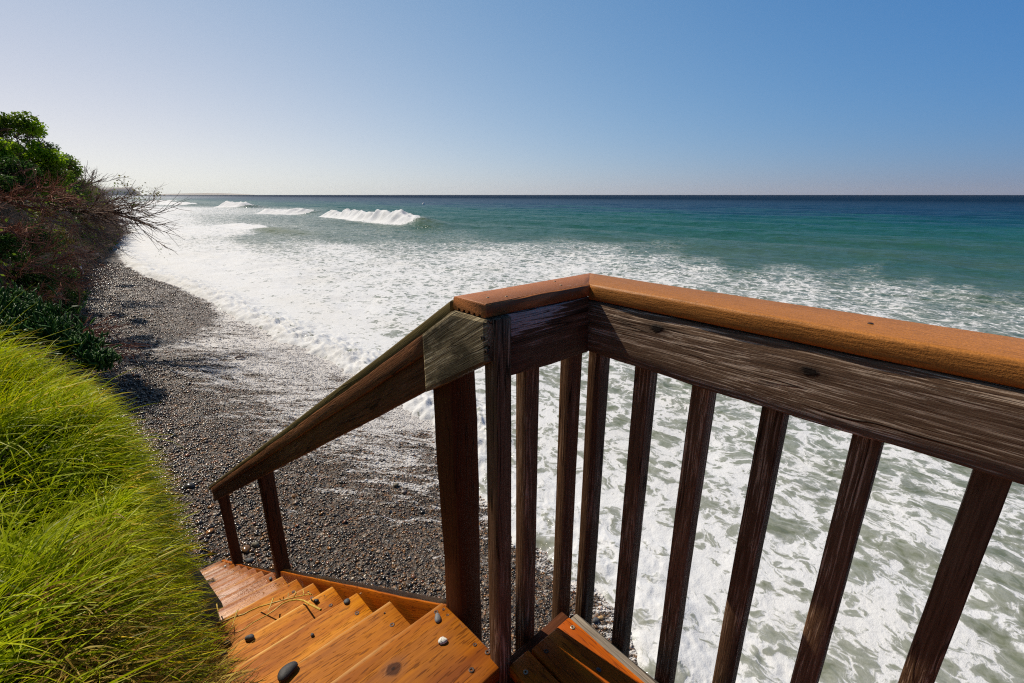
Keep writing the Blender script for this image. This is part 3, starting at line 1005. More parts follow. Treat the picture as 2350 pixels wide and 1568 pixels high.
def grass():
    n = 15500
    nt_ = 400
    ta = RNG.uniform(.35, 5.3, nt_)
    tb = bank_edge(ta) + .17 - np.abs(RNG.normal(0, .62, nt_)) * np.where(RNG.random(nt_) < .25, .3, 1.0)
    ti = RNG.integers(0, nt_, n)
    sprd = np.where(RNG.random(n) < .25, .16, .06)
    a = ta[ti] + RNG.normal(0, 1, n) * sprd
    b = np.minimum(tb[ti] + RNG.normal(0, 1, n) * sprd, bank_edge(a) - .02 - .10 * sstep(1.7, 1.3, a) + .19 * sstep(2.2, 3.1, a))
    taz = RNG.normal(0, .65, nt_)
    keep = (b > -2.2) & ~((a < 1.75) & (b > bank_edge(a) - .10 - .25 * (1.75 - a)) )
    keep &= ~((a > 4.2) & (RNG.random(n) < (a - 4.2) * .9))
    a, b, ti = a[keep], b[keep], ti[keep]
    n = len(a)
    z = bank_z(a, b)
    flow = np.radians(62) + (fbm(a * 1.1, b * 1.1, 91, 3) - .5) * 3.0 + taz[ti] + RNG.normal(0, .70, n)
    clump = fbm(a * 4, b * 4, 92, 2)
    L = (.14 + .26 * RNG.random(n) ** 1.3) * np.where(RNG.random(n) < .10, 1.45, 1.0) * (.7 + .7 * clump)
    el = np.radians(RNG.uniform(8, 66, n)) * np.where(a > 3.2, 1.25, .9)
    droop = np.radians(RNG.uniform(25, 95, n))
    edge = b > bank_edge(a) + .05
    el = np.where(edge, el * .35, el)
    L = np.where(edge, L * .7, L) * (1 - .5 * sstep(-.38, -.02, b - bank_edge(a)))
    V, F, T, k = blades(n, a, b, z, flow, L, el, droop, RNG.uniform(.0028, .0074, n))
    rnd = np.clip(.30 * fbm(a * 1.6, b * 1.6, 95, 2) + .30 * vnoise(ti * 1.37, ti * .77, 3) + .42 * RNG.random(n) + np.where((a > 3.0) & (RNG.random(n) < .25), .3, 0), 0, 1)
    # short fringe hanging over the edge of the bank
    nf = 10500
    fa = RNG.uniform(1.55, 3.9, nf)
    fb = bank_edge(fa) + RNG.uniform(-.10, .17, nf)
    V2, F2, T2, _ = blades(nf, fa, fb, bank_z(fa, fb) + .01, np.radians(RNG.normal(60, 50, nf)), RNG.uniform(.07, .20, nf), np.radians(RNG.uniform(-40, 30, nf)), np.radians(RNG.uniform(20, 80, nf)), RNG.uniform(.0024, .0060, nf))
    F = np.concatenate([F, F2 + len(V)]); V = np.concatenate([V, V2]); T = np.concatenate([T, T2])
    rnd = np.concatenate([rnd, np.where(RNG.random(nf) < .3, RNG.uniform(.85, 1, nf), RNG.random(nf) * .8)])
    mt = leaf_mat('grass_blade', (.008, .042, .001), (.62, .72, .004), (.78, .44, .02), .32, .42)
    o = new_mesh('grass', V, F, mt, None, True, {'rnd': np.repeat(rnd, k), 'tpos': T})
    tag(o, 'long bright green grass flopping over the bank beside the stairs', 'grass', kind='stuff')
    # dead straw along the stair edge
    n = 5600
    a = np.where(RNG.random(n) < .75, RNG.uniform(1.15, 1.95, n), RNG.uniform(.75, 2.4, n))
    b = RNG.uniform(-.26, .09, n)
    z = np.maximum(bank_z(a, b), np.interp(a, [.7, 1.066, 2.3], [-1.34, -1.40, -2.17]) + .02) + RNG.uniform(-.01, .07, n)
    V, F, T, k = blades(n, a, b, z, RNG.uniform(0, 6.28, n) * .6 + .4, RNG.uniform(.05, .16, n), np.radians(RNG.uniform(-10, 50, n)), np.radians(RNG.uniform(10, 120, n)), RNG.uniform(.002, .0055, n))
    mt = leaf_mat('straw_blade', (.16, .065, .016), (.46, .36, .06), (.50, .24, .06), .25, .5)
    o = new_mesh('dry_grass', V, F, mt, None, True, {'rnd': np.repeat(RNG.random(n), k), 'tpos': T})
    tag(o, 'tangle of dead straw between the green grass and the upper treads', 'dry grass', kind='stuff')


grass()

# ------------------------------------------------------------------ tubes, twigs, leaves
def tube_mesh(polys, sides=4):
    V, F, c = [], [], 0
    for pts, r0, r1 in polys:
        pts = np.asarray(pts)
        n = len(pts)
        d = np.gradient(pts, axis=0)
        d /= np.linalg.norm(d, axis=1, keepdims=True) + 1e-9
        ref = np.array([.31, .22, .92]) if abs(d[0][2]) < .8 else np.array([1.0, .1, 0])
        s = np.cross(d, ref); s /= np.linalg.norm(s, axis=1, keepdims=True) + 1e-9
        t = np.cross(d, s)
        rr = np.linspace(r0, r1, n)[:, None]
        ang = 2 * np.pi * np.arange(sides) / sides
        ring = pts[:, None, :] + rr[:, :, None] * (np.cos(ang)[None, :, None] * s[:, None, :] + np.sin(ang)[None, :, None] * t[:, None, :])
        V.append(ring.reshape(-1, 3))
        k = np.arange(sides)
        for i in range(n - 1):
            F.append(np.stack([c + i * sides + k, c + i * sides + (k + 1) % sides, c + (i + 1) * sides + (k + 1) % sides, c + (i + 1) * sides + k], 1))
        c += n * sides
    return np.concatenate(V), np.concatenate(F)


def wander(p, d, L, n, curl, droop=0.0):
    pts = [np.array(p)]
    d = np.array(d, float); d /= np.linalg.norm(d)
    for _ in range(n):
        d = d + RNG.normal(0, curl, 3) - UP * droop
        d /= np.linalg.norm(d)
        pts.append(pts[-1] + d * L / n)
    return np.array(pts), d


def twig_system(base, direction, L, r, levels=3, kids=(5, 8), curl=.16, droop=.0, spread=.8, out=None):
    out = [] if out is None else out
    pts, _ = wander(base, direction, L, 7 if levels > 1 else 5, curl, droop)
    out.append((pts, r, r * .45))
    if levels > 1:
        for _ in range(random.randint(*kids)):
            t = random.uniform(.22, 1.0) * (len(pts) - 1.01)
            i = int(t)
            p = pts[i] + (pts[i + 1] - pts[i]) * (t - i)
            dd = pts[i + 1] - pts[i]
            dd = dd / np.linalg.norm(dd) + RNG.normal(0, spread * .55, 3)
            twig_system(p, dd, L * random.uniform(.35, .62), r * .55, levels - 1, kids, curl * 1.15, droop, spread, out)
    return out


def leaves(blobs, n, size, flat=.5):
    """leaf-shaped quads spread through lumpy blobs (centre, radii)"""
    vols = np.array([r[0] * r[1] * r[2] for c, r in blobs]) ** .67
    pick = RNG.choice(len(blobs), n, p=vols / vols.sum())
    C = np.array([c for c, r in blobs])[pick]
    Rr = np.array([r for c, r in blobs])[pick]
    q = RNG.normal(0, 1, (n, 3)); q /= np.linalg.norm(q, axis=1, keepdims=True)
    rad = RNG.random(n) ** .42
    lump = .72 + .55 * vnoise(q[:, 0] * 2.5 + pick * 7.7, q[:, 1] * 2.5 + q[:, 2] * 2.0, 5)
    P = C + q * (rad * lump)[:, None] * Rr
    nrm = q * .6 + RNG.normal(0, .6, (n, 3)) + UP * flat
    nrm /= np.linalg.norm(nrm, axis=1, keepdims=True)
    ax = np.cross(nrm, RNG.normal(0, 1, (n, 3))); ax /= np.linalg.norm(ax, axis=1, keepdims=True)
    sd = np.cross(nrm, ax)
    s = size * RNG.uniform(.6, 1.3, n)[:, None]
    V = np.stack([P - ax * s * .5, P + sd * s * .30 + nrm * s * .08, P + ax * s * .55 - nrm * s * .1, P - sd * s * .30 + nrm * s * .08], 1).reshape(-1, 3)
    F = np.arange(n * 4).reshape(n, 4)
    rnd = np.clip(.35 * vnoise(pick * 3.3, pick * 1.7, 9) + .65 * RNG.random(n), 0, 1)
    return V, F, {'rnd': np.repeat(rnd, 4), 'tpos': np.tile([.2, .3, .6, .3], n)}


LM = {
    'bright': leaf_mat('leaf_bright', (.09, .22, .010), (.34, .50, .015), (.55, .5, .04), .55, .4),
    'mid': leaf_mat('leaf_mid', (.05, .11, .015), (.17, .26, .02), (.36, .27, .045), .5, .4),
    'dark': leaf_mat('leaf_dark', (.025, .065, .016), (.075, .16, .03), (.2, .22, .04), .4, .35),
    'olive': leaf_mat('leaf_olive', (.09, .08, .015), (.22, .19, .03), (.30, .16, .03), .4, .5),
}
bark = {}
for nm, c in (('brown', (.17, .095, .062)), ('red', (.30, .125, .07)), ('grey', (.40, .31, .25)), ('dusk', (.22, .16, .13))):
    bark[nm] = simple('bark_' + nm, c, .8, var=.35, spec=.25)

# ------------------------------------------------------------------ bluff
FOOT = ([3, 6, 10, 15, 23, 33, 43, 52, 62, 72, 78, 84, 92, 100, 130, 260], [-2.4, -1.3, -.95, -.45, -.05, .55, 1.3, 2.9, 4.6, 5.9, 6.4, 6.2, 5.0, 4.0, 4, 4])
TOPZ = ([3, 6, 8, 10, 14, 20, 30, 40, 55, 68, 78, 86, 95, 130, 260], [-.9, -.4, .6, 1.3, 1.7, 1.75, 1.7, 1.6, 1.2, .55, -.2, -.8, -1.2, -1, 0])


def bluff():
    a = np.concatenate([np.linspace(3, 30, 110), np.linspace(30.5, 130, 150), np.linspace(135, 260, 20)])
    t = np.linspace(0, 1, 44)
    A, T = np.meshgrid(a, t, indexing='ij')
    foot, top = np.interp(A, *FOOT), np.interp(A, *TOPZ)
    z0 = beach_z(A, foot) - .3
    face = np.clip(T / .72, 0, 1)
    z = z0 + (top - z0) * face ** .9
    rough = (fbm(A * .45, z * .6, 101, 4) - .5) * 1.6 + (fbm(A * 2.2, z * 2.2, 103, 3) - .5) * .4
    b = foot - .9 * face - 14 * np.clip((T - .72) / .28, 0, 1) ** 1.5 + rough * sstep(0, .25, T) * (1 - .5 * sstep(.7, 1, T))
    z = z + np.where(T > .72, (T - .72) * 4 + (fbm(A * .3, b * .3, 104, 3) - .5), 0)
    W = (ST.e1[None, None] * A[..., None] + ST.e2[None, None] * b[..., None]) * S
    W[..., 2] = z * S + EYE
    na, nt = A.shape
    i, j = np.meshgrid(np.arange(na - 1), np.arange(nt - 1), indexing='ij')
    q = (i * nt + j).ravel()
    m = Mat('bluff_earth')
    p = m.n('TexCoord').outputs['Object']
    n1 = m.noise(m.scale(p, (1, 1, 2.0)), 1.2, 5.0, .65)
    n2 = m.noise(p, 9.0, 4.0, .65)
    col = m.ramp(n1, [(.3, (.07, .046, .03)), (.5, (.14, .098, .07)), (.68, (.22, .165, .125))])
    col = m.mix(m.mr(n2, .5, .66, 0, .6), col, (.04, .05, .014))
    mt = m.done(m.bsdf(col, .9, m.bump(m.math('ADD', n1, m.math('MULTIPLY', n2, .5)), .8, .15), .2))
    o = new_mesh('bluff', W.reshape(-1, 3), np.stack([q, q + nt, q + nt + 1, q + 1], 1), mt, None, True)
    struct(o, 'steep overgrown coastal bluff behind the beach')
    # cover of low growth over the face, too tangled to count
    n = 34000
    aa = 5.5 + 84 * RNG.random(n) ** 1.5
    tt = RNG.uniform(.03, .86, n)
    ff, tp = np.interp(aa, *FOOT), np.interp(aa, *TOPZ)
    zf = beach_z(aa, ff) - .3
    fc = np.clip(tt / .72, 0, 1)
    zz = zf + (tp - zf) * fc ** .9
    rg = (fbm(aa * .45, zz * .6, 101, 4) - .5) * 1.6 + (fbm(aa * 2.2, zz * 2.2, 103, 3) - .5) * .4
    b2 = ff - .9 * fc - 14 * np.clip((tt - .72) / .28, 0, 1) ** 1.5 + rg * sstep(0, .25, tt) * (1 - .5 * sstep(.7, 1, tt))
    P = (ST.e1[None] * aa[:, None] + ST.e2[None] * b2[:, None]) * S
    P[:, 2] = (zz + np.where(tt > .72, (tt - .72) * 4, 0)) * S + EYE
    lush = fbm(aa * .5, zz * .9, 120, 3)
    k = lush > .47
    PL = P[k] + RNG.normal(0, .18, (k.sum(), 3))
    sc = np.clip(aa[k] / 22, .55, 2.2)
    nl = len(PL)
    nrm = RNG.normal(0, .7, (nl, 3)) + ST.e2 * .5 + UP * .5; nrm /= np.linalg.norm(nrm, axis=1, keepdims=True)
    ax = np.cross(nrm, RNG.normal(0, 1, (nl, 3))); ax /= np.linalg.norm(ax, axis=1, keepdims=True)
    sd = np.cross(nrm, ax)
    s = (.10 * sc * RNG.uniform(.6, 1.3, nl))[:, None]
    V = np.stack([PL - ax * s * .5, PL + sd * s * .32, PL + ax * s * .55, PL - sd * s * .32], 1).reshape(-1, 3)
    o = new_mesh('undergrowth', V, np.arange(nl * 4).reshape(nl, 4), LM['mid'], None, False, {'rnd': np.repeat(RNG.random(nl) * .95, 4), 'tpos': np.full(nl * 4, .2)})
    tag(o, 'low dark green growth clinging all over the bluff face', 'undergrowth', kind='stuff')
    polys = []
    idx = np.where(~k)[0][:5200]
    for i in idx:
        sc1 = min(max(aa[i] / 20, .5), 2.5)
        d = ST.e2 * random.uniform(.2, 1) + ST.e1 * random.uniform(-.9, .3) + UP * random.uniform(-.5, .7)
        pts, _ = wander(P[i], d, random.uniform(.4, 1.0) * sc1 ** .7, 4, .35)
        polys.append((pts, .006 * sc1, .003 * sc1))
    V, F = tube_mesh(polys, 3)
    o = new_mesh('brushwood', V, F, bark['brown'], None, False)
    tag(o, 'dry brown twigs matted over the bare parts of the bluff', 'brushwood', kind='stuff')


bluff()


def leafy(u, v, k, rpx, mat, label, n=1900, size=.07, elong=(1.0, .8, 1.0), group='leafy shrubs on the bluff'):
    c = at_k(u, v, k)
    R = rpx / FPX * k * S
    root = c - ST.e2 * R * .9 - UP * R * .6
    e = empty('leafy_shrub', root)
    tag(e, label, 'shrub', group)
    blobs = []
    for _ in range(7):
        q = RNG.normal(0, .48, 3) * R * np.array([elong[0], elong[1], elong[2]])
        blobs.append((c + q, np.array([1, 1, .9]) * R * random.uniform(.32, .6)))
    V, F, at = leaves(blobs, int(n * 1.35), size)
    new_mesh('foliage', V, F, LM[mat], e, False, at)
    polys = []
    for bc, br in blobs:
        d = bc - root
        twig_system(root, d, np.linalg.norm(d) * 1.1, .016, 2, (3, 5), .12, 0, .8, polys)
    V, F = tube_mesh(polys, 4)
    new_mesh('branches', V, F, bark['brown'], e)


def bare(u, v, k, tips, mat, label, r=.02, levels=3, kids=(5, 8), curl=.15, droop=0.0, leaf=None, group='bare twiggy shrubs on the bluff', spread=.8):
    """root at pixel direction u,v at depth k; main limbs head for the tips (u, v, k)"""
    root = at_k(u, v, k)
    e = empty('bare_shrub', root)
    tag(e, label, 'shrub', group)
    polys = []
    for tu, tv, tk in tips:
        q = at_k(tu, tv, tk)
        d = q - root
        twig_system(root + RNG.normal(0, .06, 3), d, np.linalg.norm(d), r, levels, kids, curl, droop, spread, polys)
    V, F = tube_mesh(polys, 4)
    new_mesh('branches', V, F, bark[mat], e)
    if leaf:
        lm, n, size = leaf
        ends = [p[0][-1] for p in polys]
        blobs = [(ends[random.randrange(len(ends))], np.array([1, 1, 1]) * random.uniform(.12, .3)) for _ in range(9)]
        V, F, at = leaves(blobs, n, size)
        new_mesh('foliage', V, F, LM[lm], e, False, at)


leafy(-5, 290, 12, 48, 'mid', 'rounded green shrub at the very top of the bluff', 1900)
leafy(28, 345, 14, 55, 'mid', 'olive green shrub just below the bluff top')
leafy(5, 345, 11.4, 34, 'bright', 'yellow-green sunlit shrub at the photo edge near the bluff top', 900)
leafy(86, 362, 12.2, 40, 'bright', 'brightest light green shrub halfway along the skyline', 1300, .075)
leafy(118, 395, 12.4, 38, 'mid', 'green shrub with bright seaward edge below the brightest shrub', 1100)
leafy(92, 405, 12.7, 42, 'dark', 'dark green shrub behind the bright shrub', 1200)
leafy(20, 410, 11, 48, 'dark', 'shaded dark shrub at the photo edge in mid bluff', 1300)
leafy(112, 345, 15, 26, 'dark', 'small dark spiky shrub on the skyline', 700, .06)
leafy(150, 375, 16, 26, 'mid', 'small loose shrub farther along the skyline', 600, .07)
leafy(100, 560, 12.5, 58, 'dark', 'large dark ivy mass on the lower bluff', 2600, .06)
leafy(62, 640, 11, 46, 'dark', 'dark ivy above the succulent mat', 1500, .06)
leafy(140, 660, 14.5, 40, 'dark', 'ivy hanging down to the beach at the bluff corner', 2000, .06, (.6, .6, 1.5))
leafy(150, 715, 14.5, 30, 'dark', 'lowest ivy clump touching the pebbles', 1200, .06)
leafy(95, 705, 11, 34, 'olive', 'yellowing clump among dark ivy above the succulents', 1100, .05)
leafy(20, 560, 9.8, 44, 'dark', 'near dark shrub low at the photo edge', 1300, .06)
leafy(205, 505, 22, 17, 'olive', 'little yellow-green shrub among bare branches', 420, .10)
leafy(215, 470, 26, 17, 'olive', 'small olive tuft near the far end of the bluff', 380, .11)

leafy(60, 300, 13, 26, 'mid', 'small rounded shrub between the two highest green crowns', 700, .06)
leafy(172, 408, 17, 24, 'dark', 'dim shrub among twigs on the outer skyline', 600, .07)
leafy(196, 442, 19, 24, 'mid', 'outermost leafy shrub before the bare thicket', 600, .08)
leafy(160, 455, 16, 34, 'dark', 'dark mass of leaves behind the leaning tree trunk', 900, .07)
leafy(130, 520, 16, 40, 'olive', 'brownish half-dead shrub in the middle of the bluff', 900, .06)
leafy(175, 545, 19, 30, 'dark', 'shaded shrub above the pale hanging roots', 700, .07)
bare(-20, 440, 11, [(60, 380, 11), (110, 430, 11.5), (120, 480, 11), (60, 470, 10.5), (160, 512, 11.5)], 'red', 'reddish bare shrub with one long pale limb in mid bluff', .020, 3, (6, 9))
bare(40, 470, 13, [(140, 395, 14), (172, 412, 15), (165, 440, 14), (115, 405, 13)], 'brown', 'brown leafless shrub along the skyline', .02, 3, (6, 9), leaf=('mid', 160, .07))
bare(110, 450, 16, [(198, 425, 17), (222, 440, 18), (243, 430, 18), (212, 462, 17), (190, 418, 17)], 'brown', 'leafless shrub with a lone twig standing above the headland', .020, 3, (6, 9), spread=.5)
bare(110, 470, 14, [(300, 484, 14), (315, 492, 14.5), (270, 500, 14), (240, 500, 14)], 'brown', 'bare tree leaning far out over the beach toward the surf', .022, 3, (7, 10), .09, leaf=('mid', 120, .05), spread=.62)
bare(292, 488, 14, [(352, 452, 14.2), (362, 466, 14.4), (335, 455, 14), (345, 488, 14), (325, 470, 13.8)], 'brown', 'fine twigs at the tip of the leaning tree', .009, 3, (4, 6), .18, leaf=('olive', 110, .06), spread=.9)
bare(100, 500, 15, [(250, 520, 16), (270, 540, 16), (230, 550, 16), (240, 500, 16.5)], 'dusk', 'drooping grey-brown thicket under the leaning tree', .022, 3, (8, 11), .16, .02)
bare(120, 480, 20, [(250, 470, 22), (268, 484, 22), (260, 496, 22), (228, 462, 22)], 'dusk', 'far grey-brown thicket behind the leaning tree', .03, 3, (8, 11), .16)
bare(-30, 520, 9.5, [(70, 500, 10), (90, 540, 10), (60, 580, 10), (40, 480, 9.5)], 'red', 'near red-brown tangle at the photo edge', .016, 3, (7, 10), .17)
bare(20, 610, 10.5, [(170, 590, 11.5), (185, 625, 11.5), (150, 640, 11), (120, 560, 11), (180, 605, 12)], 'red', 'rust-red shrub reaching sideways over the dark ivy', .017, 3, (7, 10), .13)
bare(10, 660, 9.5, [(110, 660, 10), (120, 690, 10), (90, 640, 9.5)], 'red', 'low rusty twigs above the succulents', .014, 3, (6, 9), .15)
bare(150, 560, 21, [(215, 595, 22), (230, 590, 22), (195, 600, 22), (240, 575, 23)], 'grey', 'pale hanging roots above the far beach', .02, 2, (5, 8), .12, .08)
# arching twig bush over the beach just past the grass
bare(105, 775, 6.1, [(215, 735, 6.6), (255, 745, 6.8), (290, 790, 6.6), (275, 815, 6.3), (230, 820, 6.0), (240, 790, 6.3), (200, 790, 6.0), (280, 770, 6.8)], 'red',
     'arching red-brown twig bush hanging over the pebbles past the grass', .0075, 3, (6, 9), .13, .05, group=None, spread=.75)


def succulents():
    polys, n = [], 0
    V, F, rn = [], [], []
    c = 0
    for (u, v, k, rp, cnt) in ((20, 715, 5.6, 50, 500), (75, 735, 5.4, 45, 520), (130, 770, 5.2, 36, 420), (185, 800, 5.0, 30, 420), (225, 832, 4.8, 24, 300), (60, 770, 4.9, 50, 320), (10, 690, 6.2, 45, 350)):
        C = at_k(u, v, k)
        R = rp / FPX * k * S
        for _ in range(cnt):
            p = C + RNG.normal(0, .5, 3) * R * np.array([1.2, 1.2, .6])
            d = RNG.normal(0, .6, 3) + UP * .9 + ST.e2 * .2
            d /= np.linalg.norm(d)
            s = np.cross(d, RNG.normal(0, 1, 3)); s /= np.linalg.norm(s)
            t = np.cross(d, s)
            L = random.uniform(.05, .10)
            w = L * .13
            ring = []
            for h, ww in ((0, .6), (.45, 1.0), (.85, .6)):
                for q in range(3):
                    ring.append(p + d * L * h + w * ww * (math.cos(q * 2.09) * s + math.sin(q * 2.09) * t))
            ring.append(p + d * L)
            V.extend(ring)
            for h in range(2):
                for q in range(3):
                    F.append([c + h * 3 + q, c + h * 3 + (q + 1) % 3, c + h * 3 + 3 + (q + 1) % 3, c + h * 3 + 3 + q])
            for q in range(3):
                F.append([c + 6 + q, c + 6 + (q + 1) % 3, c + 9])
            rn += [random.random() * .9] * 10
            c += 10
    mt = leaf_mat('succulent_finger', (.018, .055, .014), (.07, .16, .025), (.16, .09, .03), .15, .4)
    o = new_mesh('succulent_mat', np.array(V), F, mt, None, True, {'rnd': np.array(rn), 'tpos': np.zeros(len(rn))})
    tag(o, 'dark green mat of fleshy coastal succulents between grass and bluff', 'succulents', kind='stuff')


succulents()

# ------------------------------------------------------------------ stones and small things
def stone(name, loc, size, rot, mat, label, cat='stone', group=None, flat=.6, seed=0, tilt=0.0, sink=.25):
    """size = (long, wide) in metres"""
    n_u, n_v = 26, 14
    V = []
    hh = min(size) * flat
    for jv in range(n_v + 1):
        th = math.pi * jv / n_v
        for iu in range(n_u):
            ph = 2 * math.pi * iu / n_u
            d = np.array([math.sin(th) * math.cos(ph), math.sin(th) * math.sin(ph), math.cos(th)])
            w = 1 + .13 * math.sin(2 * ph + seed) * math.sin(th) + .07 * math.sin(3 * ph + seed * 2.3) * math.sin(th) + .06 * math.sin(2.2 * th + seed)
            d = np.sign(d) * np.abs(d) ** .92
            V.append(d * w * np.array([size[0] / 2, size[1] / 2, hh / 2]))
    V = np.array(V)
    c, s = math.cos(rot), math.sin(rot)
    Rz = np.array([[c, -s, 0], [s, c, 0], [0, 0, 1]])
    V = V @ Rz.T
    V[:, 2] += V[:, 0] * tilt
    V = V + np.asarray(loc) + UP * (hh / 2 * (1 - .12))
    F = []
    for jv in range(n_v):
        for iu in range(n_u):
            F.append([jv * n_u + iu, jv * n_u + (iu + 1) % n_u, (jv + 1) * n_u + (iu + 1) % n_u, (jv + 1) * n_u + iu])
    o = new_mesh(name, V, F, mat, None, True, None, origin=loc)
    return tag(o, label, cat, group)


def stone_mat(name, base, speck=None, amount=.5, scale=260.0):
    m = Mat(name)
    p = m.n('TexCoord').outputs['Object']
    col = m.mix(m.mr(m.noise(p, 40.0, 4.0, .7), .3, .7), tuple(c * .7 for c in base), tuple(c * 1.3 for c in base))
    col = m.mix(m.mr(m.noise(p, 420.0, 2.0, .7), .45, .7, 0, .35), col, tuple(min(1, c * 2.2) for c in base))
    if speck:
        v = m.noise(p, scale, 2.0, .6)
        col = m.mix(m.mr(v, .57, .62, 0, amount), col, speck)
    return m.done(m.bsdf(col, .62, m.bump(m.noise(p, 300.0, 3.0), .4, .0015), .35))


SM = {'black': stone_mat('black_basalt', (.032, .030, .030)), 'grey': stone_mat('grey_stone', (.15, .145, .145)), 'slate': stone_mat('slate_stone', (.065, .068, .072)),
      'white': stone_mat('speckled_pale_stone', (.68, .64, .55), (.09, .08, .06), .9, 190.0), 'tan': stone_mat('tan_stone', (.42, .27, .13)), 'olive': stone_mat('olive_stone', (.12, .105, .07))}


def tread_hit(u, v):
    """first tread surface met by the ray through a pixel"""
    best = None
    for n, fe, fz, right, o in treads:
        q = on_z(u, v, fz)
        back = fe - (.30 if n == 0 else .345)
        if back - .01 <= q[0] <= fe + .01:
            t = q[2] / ray(u, v)[2]
            if best is None or t < best[0]:
                best = (t, q, n)
    return best


def tstone(u, v, lpx, wpx, ang, mat, label, flat=.6, seed=0, z=None, fr=ST):
    h = tread_hit(u, v)
    if z is not None:
        q = on_z(u, v, z); k = z / ray(u, v)[2]
    elif h is None:
        q = on_z(u, v, -1.3 - .62 * 2); k = q[2] / ray(u, v)[2]
    else:
        k, q = h[0], h[1]
    sc = k * S / FPX
    stone('stone', ST.w(*q), (lpx * sc * .78, wpx * sc * .9), math.radians(ang), SM[mat], label, 'stone', 'loose stones lying on the stairs', flat, seed)


tstone(660, 1546, 58, 40, 55, 'black', 'largest stone, flat black pebble on the lower right of a near tread', .45, 1)
tstone(574, 1467, 24, 18, 20, 'slate', 'dark grey rounded stone on a tread near the straw', .7, 2)
tstone(717, 1459, 10, 9, 0, 'slate', 'tiny grey stone alone in the middle of a tread', .8, 3)
tstone(726, 1382, 13, 11, 60, 'black', 'small dark stone at the end of the yellow dry stem', .8, 4)
tstone(796, 1383, 18, 13, 15, 'slate', 'smooth dark stone near the seaward end of the third tread', .65, 5)
tstone(522, 1480, 17, 15, 0, 'black', 'black stone tucked under the straw', .8, 6)
tstone(510, 1505, 27, 15, 40, 'slate', 'grey leaf-shaped stone beside the straw edge', .6, 7)
tstone(499, 1566, 14, 10, 0, 'grey', 'pale grey stone at the bottom photo edge', .6, 8)
tstone(1004.6, 1421, 30, 17, 115, 'grey', 'grey oval stone by the screws at the top tread corner', .6, 9, z=-1.3)
tstone(1016, 1474, 26, 17, 38, 'white', 'white speckled stone on the top tread', .75, 10, z=-1.3)
tstone(621, 1330, 9, 9, 30, 'grey', 'small grey stone at the seaward end of a middle tread', .8, 11)
tstone(517, 1301, 6, 5, 30, 'white', 'tiny whitish stone far down near the bottom treads', .8, 12)
tstone(828, 1364, 6, 5, 0, 'tan', 'tiny tan pebble on the corner of the third tread', .8, 13)
tstone(1374, 1539, 15, 11, 150, 'slate', 'dark stone on the landing board next to the sea side', .6, 14, z=-1.3)


def bstone(u, v, lpx, wpx, ang, mat, label, seed):
    z = -4.5
    for _ in range(12):
        q = on_z(u, v, z)
        z = float(beach_z(np.array([q[0]]), np.array([q[1]]))[0])
    k = q[2] / ray(u, v)[2]
    sc = k * S / FPX
    stone('beach_stone', ST.w(q[0], q[1], z), (lpx * sc, wpx * sc * 1.3), math.radians(ang), SM[mat], label, 'stone', 'larger stones on the beach', .7, seed)


bstone(587, 1254, 16, 12, 10, 'olive', 'olive stone seen between the two lower handrail posts', 21)
bstone(573, 1289, 17, 10, 20, 'slate', 'grey stone on the beach just above the stringer', 22)
bstone(516, 1311, 17, 14, 30, 'black', 'dark stone on the pebbles beside the lowest treads', 23)
bstone(504, 1307, 15, 8, 25, 'tan', 'orange-brown stone beside the lowest treads', 24)
bstone(909, 1116, 12, 8, 10, 'olive', 'tan-olive stone alone on the wet beach left of the thick post', 25)
bstone(1367, 1428, 16, 12, 10, 'slate', 'grey stone on the beach behind the railing corner', 26)
bstone(1379, 1421, 13, 9, 20, 'tan', 'orange stone beside the grey one behind the railing corner', 27)
bstone(430, 1257, 14, 9, 0, 'olive', 'brownish stone at the foot of the grass', 28)

# driftwood, pale ring, plastic scrap, buoy
def beach_point(u, v):
    z = -4.6
    for _ in range(12):
        q = on_z(u, v, z)
        z = float(beach_z(np.array([q[0]]), np.array([q[1]]))[0])
    return ST.w(q[0], q[1], z)


a, b = beach_point(540, 825), beach_point(562, 823)
V, F = tube_mesh([(np.array([a + UP * .03, a * .7 + b * .3 + UP * .06, a * .3 + b * .7 + UP * .055, b + UP * .03]), .03, .022), (np.array([a * .5 + b * .5 + UP * .05, a * .4 + b * .6 + UP * .13 + ST.e1 * .05]), .014, .006)], 7)
tag(new_mesh('driftwood', V, F, bark['dusk'], None, True, origin=a), 'short dark piece of driftwood on the washed shingle', 'driftwood')
c = beach_point(577, 1118)
V, F = [], []
pl = []
for q in range(15):
    t = math.radians(40 + q * 20)
    pl.append(c + .042 * (math.cos(t) * ST.e1 + math.sin(t) * ST.e2) + UP * .012)
V, F = tube_mesh([(np.array(pl), .006, .005)], 6)
tag(new_mesh('white_ring', V, F, SM['white'], None, True, origin=c), 'open white ring lying on the pebbles behind the handrail', 'ring')
c = at_k(186, 620, 21.5)
V, F = [], []
for i in range(5):
    for j in range(5):
        V.append(c + ST.e1 * (-.16 + .08 * i) + UP * (-.16 + .08 * j + .03 * math.sin(i * 2)) + ST.e2 * (.05 * math.sin(i * 1.3 + j)))
for i in range(4):
    for j in range(4):
        F.append([i * 5 + j, i * 5 + j + 1, (i + 1) * 5 + j + 1, (i + 1) * 5 + j])
o = new_mesh('plastic_scrap', np.array(V), F, simple('white_plastic', (.7, .7, .78), .5), None, True, origin=c)
md = o.modifiers.new('thickness', 'SOLIDIFY'); md.thickness = .004
tag(o, 'pale plastic scrap caught in the brush at the bluff foot', 'plastic scrap')
q = on_z(972, 470, -5.0)
c = ST.w(*q)
prof = [(0, -.25), (.32, -.2), (.42, .05), (.36, .28), (.16, .42), (.08, .62), (.0, .66)]
V, F = [], []
